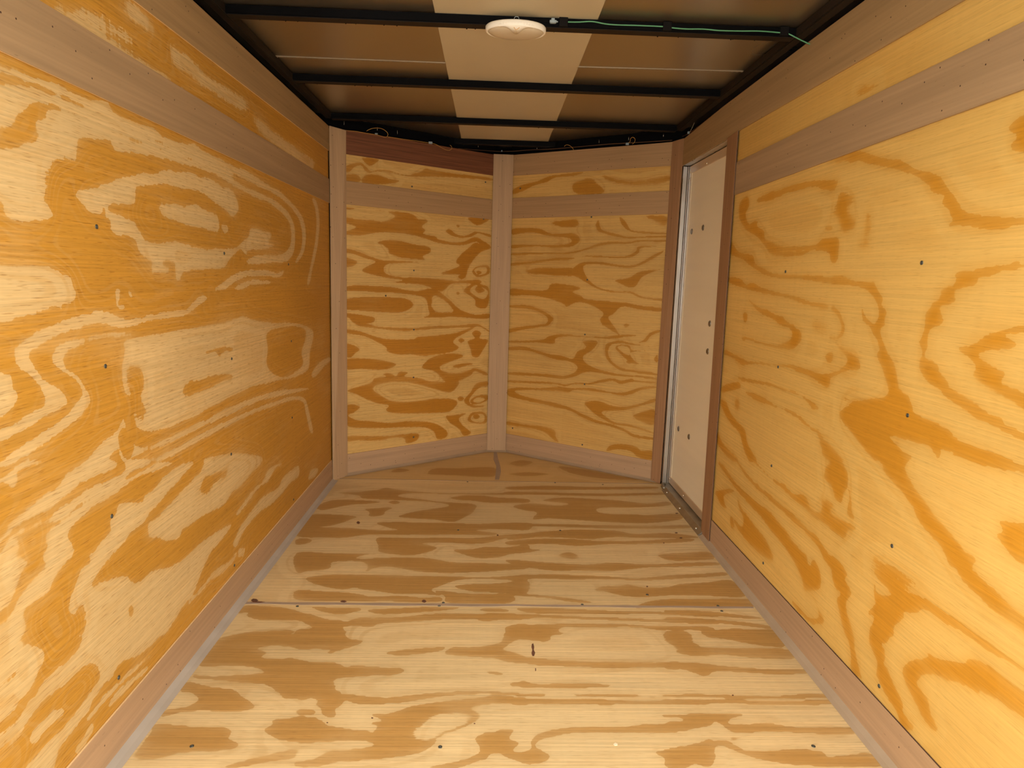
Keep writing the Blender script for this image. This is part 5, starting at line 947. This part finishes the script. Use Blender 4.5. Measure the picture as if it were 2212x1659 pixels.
# screws: one mesh each kind
me_screw = mesh_from('screw', *lathe_data([(.0046, -.002), (.0048, .0006), (.0036, .0012), (.0022, .0006), (.0016, -.0004)], 12), True)
me_screw.materials.append(M['screw'])
me_rivet = mesh_from('rivet', *lathe_data([(.0055, -.001), (.0055, .001), (.0042, .0032), (.0018, .0042), (.0006, .0044)], 12), True)
me_rivet.materials.append(M['bright_screw'])
me_wash = mesh_from('cup_washer', *lathe_data([(.0140, -.001), (.0140, .0014), (.0115, .0040), (.0088, .0036), (.0074, .0008), (.0062, .0026), (.0030, .0034), (.0010, .0028)], 14), True)
me_wash.materials.append(M['washer'])
def fasten(name, me, fr, u, v, h, parent, spin=None):
    o = bpy.data.objects.new(name, me); COL.objects.link(o)
    a = random.uniform(0, 6.28)
    R = Matrix((fr.u, fr.v, fr.u.cross(fr.v))).transposed()
    n = fr.n
    z = n; x = fr.u; y = z.cross(x)
    o.matrix_world = Matrix.Translation(fr.p(u, v, h)) @ Matrix((x, y, z)).transposed().to_4x4()
    o.parent = parent
    if parent.type == 'EMPTY':
        o.matrix_parent_inverse = Matrix.Translation(-Vector(parent.location))
    return o
for u, v in ((3.232, 1.315), (3.059, 1.321), (2.868, .892), (2.868, .768), (3.221, .331), (3.043, .333)):
    fasten('cup_washer', me_wash, F_RIGHT, u, v, -.041, door)
for u, v, h in ((3.06, 1.606, -.036), (3.05, .034, -.036), (3.30, .040, -.036), (3.303, 1.606, -.037), (3.300, 1.572, -.037)):
    fasten('rivet', me_rivet, F_RIGHT, u, v, h, door)
for u in (3.16, 2.93, 2.68):
    o = fasten('rivet', me_rivet, F_FLOOR, XR - .015, u, .011, door)
# screws that hold each sheet: (u, v) in metres
for u, v in ((1.393, 1.149), (2.036, 1.118), (1.388, 0.862), (2.059, 0.794), (1.371, 0.537), (2.023, 0.495), (2.010, 0.128), (1.352, 0.168), (2.650, 0.125), (2.678, 0.789), (2.669, 1.097), (2.662, 0.474)):
    fasten('screw', me_screw, F_LEFT, u, v, -0.0035, wall_left)
for u, v in ((1.416, 1.126), (1.398, 0.790), (1.394, 0.483), (1.376, 0.141), (2.068, 0.807), (2.048, 0.481), (2.041, 0.144), (2.079, 1.112)):
    fasten('screw', me_screw, F_RIGHT, u, v, -0.0035, wall_right)
for u, v in ((0.474, 1.093), (0.475, 0.769), (0.474, 0.501), (0.475, 0.156), (0.933, 1.401), (0.304, 0.955), (0.461, 1.535), (0.941, 1.609)):
    fasten('screw', me_screw, F_FL, u, v, -0.0035, wall_front_left)
for u, v in ((0.493, 1.069), (0.492, 0.765), (0.480, 0.483), (0.477, 0.130), (0.485, 1.407), (0.959, 0.155), (0.953, 1.581)):
    fasten('screw', me_screw, F_FR, u, v, -0.0035, wall_front_right)
for u, v in ((-0.655, 1.349), (-0.093, 1.348), (0.783, 1.353), (-0.603, 1.987), (-0.146, 1.999), (0.328, 2.017), (0.786, 2.017), (0.787, 1.983), (-0.134, 2.020), (-0.100, 3.313), (0.364, 3.322), (0.616, 3.304), (-0.116, 2.650), (0.322, 2.661), (0.564, 2.090)):
    fasten('screw', me_screw, F_FLOOR, u, v, 0.0006, floor)


# ------------------------------------------------------------------ roof
ro = [(XL - .072, Y_REAR), (XR + .072, Y_REAR), (XR + .072, CR.y + .02), (AP.x, AP.y + .10), (XL - .072, CL.y + .02)]
ceiling = add_obj('ceiling', prism('ceiling', F_FLOOR, ro, Z_ROOF, Z_ROOF + .012, 0), M['roof'], None, 'structure', 'sheet metal roof of the trailer between the black steel bows', 'ceiling')
# pale liner strip that runs down the middle of the roof, between bows and roof sheet
lin = [(-.178, Y_REAR), (.292, Y_REAR), (.303, AP.y - .17), (-.182, AP.y - .17)]
add_obj('liner_strip', prism('liner_strip', F_FLOOR, lin, Z_ROOF - .0035, Z_ROOF - .0005, 0), M['liner'], ceiling)['label'] = 'cream liner strip down the middle of the roof'
# folded roof seam, crimped every few millimetres, either side of the liner
def seam(x0, x1, y0, y1):
    n = int((x1 - x0) / .0045)
    V, F = [], []
    for i in range(n + 1):
        t = i / n; x = x0 + (x1 - x0) * t; y = y0 + (y1 - y0) * t
        cr = .0016 * (1 if (i // 2) % 2 else -1)
        V += [(x, y - .006, Z_ROOF + .0005), (x, y - .004, Z_ROOF - .0028), (x, y + .003 + cr, Z_ROOF - .0034 + cr * .5), (x, y + .0095 + cr, Z_ROOF + .0005)]
    for i in range(n):
        a, b = i * 4, i * 4 + 4
        F += [(a + j, a + j + 1, b + j + 1, b + j) for j in range(3)]
    me = mesh_from('roof_seam', V, F)
    return add_obj('roof_seam', me, M['seam'], ceiling)
seam(XL - .02, -.179, 2.520, 2.520)
seam(.294, XR + .02, 2.505, 2.480)

def steel_box(name, x0, x1, y0, y1, z0, z1, label, cat, mat='steel', bev=.003):
    me = bevel_mesh(mesh_from(name, *box_data(x0, x1, y0, y1, z0, z1)), bev, 2)
    return add_obj(name, me, M[mat], None, None, label, cat)
bow_lab = ['black steel roof bow nearest the viewer, carrying the dome light and green wire',
           'second black steel roof bow, without lamp, between the lamp bow and corner bow',
           'black steel roof bow between the two front corners',
           'short black steel roof bow in the point of the nose']
bows = []
for i, (y, x0, x1) in enumerate(((2.056, XL + .020, XR - .041), (2.705, XL + .020, XR - .041), (3.320, XL + .020, XR - .041), (3.811, -.287, .392))):
    root = empty('roof_bow', (0, y, Z_BOW), bow_lab[i], 'roof beam', 'roof bows')
    me = bevel_mesh(mesh_from('tube', *box_data(x0, x1, y, y + .038, Z_BOW, Z_ROOF - .004)), .0025, 2)
    local(add_obj('tube', me, M['steel']), me, root)
    # rusty primer shows on the lower face
    me = mesh_from('lower_face', *box_data(x0 + .001, x1 - .001, y + .003, y + .0375, Z_BOW - .0012, Z_BOW + .001))
    local(add_obj('lower_face', me, M['steel_dull']), me, root)
    # weld spatter beads along the lower rear edge
    rr = random.Random(20 + i)
    parts = []
    for q in range(16 if i < 3 else 4):
        x = rr.uniform(x0 + .03, x1 - .03); r = rr.uniform(.0012, .0026)
        v, f = lathe_data([(r * .5, -r), (r, 0), (r * .5, r)], 6)
        parts.append(([(a + x, b + y + .0375, c + Z_BOW - .0008) for a, b, c in v], f))
    me = mesh_from('weld_spatter', *join_data(parts))
    local(add_obj('weld_spatter', me, M['cavity']), me, root)['kind'] = 'stuff'
    bows.append(root)
# side rails and nose rails
steel_box('roof_rail', XL - .0065, XL + .0205, Y_REAR, CL.y - .03, Z_BOW - .001, Z_ROOF - .001, 'black steel rail along the top of the left wall', 'rail', 'steel_dull')
rail_r = steel_box('roof_rail', XR - .0415, XR - .010, Y_REAR, CR.y - .03, Z_BOW - .001, Z_ROOF - .001, 'black steel rail along the top of the right wall', 'rail', 'steel_dull')
for o in (bpy.data.objects['roof_rail'], rail_r): o['group'] = 'roof rails'
def nose_rail(fr, L, label):
    me = prism('nose_rail', fr, [(-.05, 1.775), (L - .035, 1.775), (L - .035, Z_ROOF - .001), (-.05, Z_ROOF - .001)], -.066, -.030, .002)
    return add_obj('nose_rail', me, M['cavity'], None, None, label, 'rail', 'nose rails')
nr_l = nose_rail(F_FL, FLn, 'black rail over the dark red strip of the left nose wall')
nr_r = nose_rail(F_FR, FRn, 'black rail over the light brown strip of the right nose wall')
# tips of the roof screws that come through in front of the rails
tip_me = mesh_from('screw_tip', *lathe_data([(.0011, -.008), (.0013, 0), (.0012, .010)], 6), True)
tip_me.materials.append(M['bright_screw'])
def tip(p, parent):
    o = bpy.data.objects.new('screw_tip', tip_me); COL.objects.link(o); o.location = p; o.parent = parent
    if parent.type == 'EMPTY': o.matrix_parent_inverse = Matrix.Translation(-Vector(parent.location))
for s in (.09, .27, .385, .80, .90): tip(F_FL.p(s, 1.802 if s < .7 else 1.806, -.024), nr_l)
for s in (.11, .30, .47, .86): tip(F_FR.p(s, 1.802, -.024), nr_r)

# ------------------------------------------------------------------ dome light under the first bow
LX, LY, LZ = .057, 2.062, Z_BOW - .002
lamp = empty('dome_light', (LX, LY, LZ), 'white oval dome light under the nearest roof bow', 'lamp')
RX, RY = .089, .060
def oval(profile, seg=64, cut=None):
    V, F = [], []
    for s, z in profile:
        for k in range(seg):
            a = 2 * math.pi * k / seg
            V.append((LX + RX * s * math.cos(a), LY + RY * s * math.sin(a), LZ + z))
    for i in range(len(profile) - 1):
        for k in range(seg):
            F.append((i * seg + k, (i + 1) * seg + k, (i + 1) * seg + (k + 1) % seg, i * seg + (k + 1) % seg))
    F.append(tuple(range(seg)))
    m = (len(profile) - 1) * seg
    F.append(tuple(m + k for k in range(seg - 1, -1, -1)))
    return V, F
me = mesh_from('rim', *oval([(.97, 0), (1.0, -.003), (1.0, -.010), (.985, -.0155), (.955, -.0175), (.93, -.0165), (.92, -.012)]), True)
local(add_obj('rim', me, M['white_plastic']), me, lamp)
me = mesh_from('lens', *oval([(.925, -.010), (.92, -.0150), (.86, -.0195), (.70, -.0235), (.45, -.0262), (.2, -.0272), (.05, -.0275)]), True)
local(add_obj('lens', me, M['lens']), me, lamp)
# bell-shaped tongue of the rim with the small switch notch, on the side that faces the rear
V, F = [], []
N = 24
for i in range(N + 1):
    t = -1 + 2 * i / N
    a = t * .62
    bell = math.exp(-(t / .42) ** 2)
    ox, oy = LX + RX * 1.0 * math.sin(a), LY - RY * 1.0 * math.cos(a)
    ix, iy = LX + RX * .93 * math.sin(a) * (1 - .10 * bell), LY - RY * (.93 - .42 * bell) * math.cos(a)
    V += [(ox, oy, LZ - .009), (ox, oy + .001, LZ - .0165), (ix, iy, LZ - .0185 - .0125 * bell), (ix, iy + .001, LZ - .012)]
for i in range(N):
    a, b = i * 4, i * 4 + 4
    F += [(a + j, a + (j + 1) % 4, b + (j + 1) % 4, b + j) for j in range(4)]
me = mesh_from('switch_tongue', V, F, True)
bm = bmesh.new(); bm.from_mesh(me); bmesh.ops.recalc_face_normals(bm, faces=bm.faces[:]); bm.to_mesh(me); bm.free()
local(add_obj('switch_tongue', me, M['white_plastic']), me, lamp)
V, F = tube_data([(LX - .007, LY - RY * .90, LZ - .0205), (LX - .001, LY - RY * .76, LZ - .0245), (LX + .009, LY - RY * .89, LZ - .0205)], .0008, 6)
me = mesh_from('switch_mark', V, F); local(add_obj('switch_mark', me, M['wood_chip']), me, lamp)
V, F = tube_data(spline([(LX - .008, LY - RY * .97, LZ - .002), (LX - .005, LY - RY * .97, LZ + .005), (LX, LY - RY * .97, LZ + .0065), (LX + .005, LY - RY * .97, LZ + .005), (LX + .007, LY - RY * .97, LZ - .002)], 5), .0007, 6)
me = mesh_from('wire_loop', V, F); local(add_obj('wire_loop', me, M['connector']), me, lamp)

# ------------------------------------------------------------------ wiring
def wire(name, pts, r, mat, label, group=None, n=8):
    V, F = tube_data(spline(pts, n), r, 8)
    root = empty(name, pts[0], label, 'wire', group)
    me = mesh_from('strand', V, F, True)
    local(add_obj('strand', me, M[mat]), me, root)
    return root
def plug(root, p, dx, dy, dz, mat='connector', name='connector', ribs=True):
    parts = [box_data(p[0] - dx / 2, p[0] + dx / 2, p[1] - dy / 2, p[1] + dy / 2, p[2] - dz / 2, p[2] + dz / 2)]
    if ribs:
        parts.append(box_data(p[0] - dx * .28, p[0] + dx * .22, p[1] - dy * .62, p[1] + dy * .5, p[2] + dz * .3, p[2] + dz * 1.25))
        parts.append(box_data(p[0] - dx * .42, p[0] + dx * .42, p[1] - dy * .5, p[1] + dy * .5, p[2] - dz * .72, p[2] - dz * .3))
        parts.append(box_data(p[0] + dx * .5, p[0] + dx * .72, p[1] - dy * .2, p[1] + dy * .2, p[2] - dz * .25, p[2] + dz * .25))
    me = bevel_mesh(mesh_from(name, *join_data(parts)), .0008)
    return local(add_obj(name, me, M[mat]), me, root)
YB = 2.052
gw = wire('green_wire', [(.205, YB, 1.8135), (.24, YB, 1.8145), (.281, YB, 1.8175), (.32, YB, 1.8125), (.36, YB, 1.8112), (.42, YB, 1.8120), (.49, YB, 1.8118), (.517, YB, 1.8095), (.56, YB, 1.8080), (.61, YB, 1.8095), (.66, YB, 1.8075), (.722, YB, 1.8085), (.78, YB, 1.8105), (.842, YB, 1.8085), (.866, YB - .001, 1.8060), (.885, YB - .004, 1.797), (.915, YB - .004, 1.785), (.945, YB - .004, 1.775)], .0019, 'green', 'green wire taped along the nearest roof bow right of the dome light', None, 6)
for x in (.196, .503, .854):
    me = bevel_mesh(mesh_from('tape_band', *box_data(x - .013, x + .013, YB - .0032, YB + .005, 1.8005, 1.8255)), .001)
    local(add_obj('tape_band', me, M['tape']), me, gw)
lead = wire('lamp_lead', [(.10, YB, 1.806), (.13, YB, 1.8125), (.155, YB, 1.8115)], .0009, 'tape', 'thin dark lead between the dome light and the grey connector')
plug(lead, (.165, YB - .005, 1.811), .020, .010, .0065)
w = wire('amber_wire', [(-0.7296, 3.4023, 1.7638), (-0.6861, 3.4337, 1.7665), (-0.6457, 3.4629, 1.7662), (-0.6005, 3.4956, 1.7667), (-0.5796, 3.5107, 1.7648), (-0.5628, 3.5229, 1.7622), (-0.5500, 3.5321, 1.7668), (-0.5457, 3.5352, 1.7789), (-0.5521, 3.5306, 1.7902), (-0.5711, 3.5169, 1.8003), (-0.5941, 3.5003, 1.8004), (-0.6169, 3.4838, 1.7939), (-0.6334, 3.4718, 1.7841), (-0.6416, 3.4659, 1.7770)], 0.0012, 'yellow', 'amber wire looping above the left end of the dark red strip', 'loose amber wires over the nose wall')
plug(w, (-0.5980, 3.4949, 1.7711), .014, .006, .006, 'connector', 'connector', False)
w = wire('amber_wire', [(-0.5454, 3.5329, 1.7660), (-0.4763, 3.5829, 1.7669), (-0.4095, 3.6312, 1.7694), (-0.3523, 3.6725, 1.7700), (-0.3314, 3.6877, 1.7712), (-0.3055, 3.7064, 1.7661), (-0.2840, 3.7219, 1.7565), (-0.2648, 3.7358, 1.7501), (-0.2455, 3.7497, 1.7496), (-0.2310, 3.7602, 1.7606), (-0.2336, 3.7583, 1.7723), (-0.2409, 3.7530, 1.7772)], 0.0012, 'yellow', 'amber wire drooping over the dark red strip with grey plug at its left', 'loose amber wires over the nose wall')
plug(w, (-0.3407, 3.6809, 1.7720), .020, .010, .011, 'connector', 'connector', False)
w = wire('amber_wire', [(0.3881, 3.7479, 1.7900), (0.3950, 3.7430, 1.7966), (0.4068, 3.7347, 1.7966), (0.4212, 3.7245, 1.7879), (0.4310, 3.7175, 1.7772), (0.4361, 3.7140, 1.7670)], 0.0012, 'yellow', 'short amber wire bent over the top right nose strip near the short bow', 'loose amber wires over the nose wall')
w = wire('amber_wire', [(0.6958, 3.5303, 1.7765), (0.7060, 3.5230, 1.7823), (0.7075, 3.5220, 1.7959), (0.7155, 3.5163, 1.8031), (0.7241, 3.5102, 1.7987), (0.7288, 3.5069, 1.7891), (0.7253, 3.5094, 1.7757), (0.7172, 3.5151, 1.7697)], 0.0012, 'yellow', 'amber wire curled above the right nose strip beside a grey plug', 'loose amber wires over the nose wall')
plug(w, (0.6939, 3.5316, 1.7721), .016, .010, .011, 'connector', 'connector', False)
w = wire('cable', [(0.0420, 4.0123, 1.8009), (0.1168, 3.9594, 1.7950), (0.2202, 3.8863, 1.7927), (0.3201, 3.8156, 1.7868), (0.4633, 3.7143, 1.7849), (0.6213, 3.6025, 1.7833), (0.7912, 3.4823, 1.7761), (0.8958, 3.4083, 1.7730)], 0.0016, 'brown_cable', 'dark brown cable lying along the top of the right nose wall')
w = wire('cable', [(-0.1983, 3.8159, 1.7720), (-0.0967, 3.8894, 1.7815), (-0.0177, 3.9465, 1.7895), (0.0473, 3.9934, 1.7963)], 0.0012, 'brown_cable', 'thin dark cable running into the point of the nose above the dark red strip')
plug(w, (0.0471, 3.9884, 1.7993), .006, .006, .008, 'connector', 'connector', False)
w = wire('white_wire', [(0.9378, 3.2610, 1.7794), (0.9378, 3.2338, 1.7884), (0.9378, 3.2010, 1.8023), (0.9378, 3.1897, 1.8143)], .0011, 'liner', 'thin pale wire standing up from the top of the right wall over the door')
plug(w, (0.9378, 3.2731, 1.7829), .010, .012, .010, 'connector', 'connector', False)
wire('cable', [(0.9418, 3.4938, 1.7994), (0.9418, 3.3843, 1.7886), (0.9418, 3.2823, 1.7818), (0.9418, 3.1256, 1.7819), (0.9418, 2.9656, 1.7836)], .0014, 'brown_cable', 'dark brown cable lying along the top of the right wall over the door')


# ------------------------------------------------------------------ ground behind the trailer
gr = mesh_from('ground', *box_data(-12, 12, -14, 6, -.62, -.55))
add_obj('ground', gr, M['ground'], None, 'structure', 'pale concrete ground under and behind the trailer', 'ground')
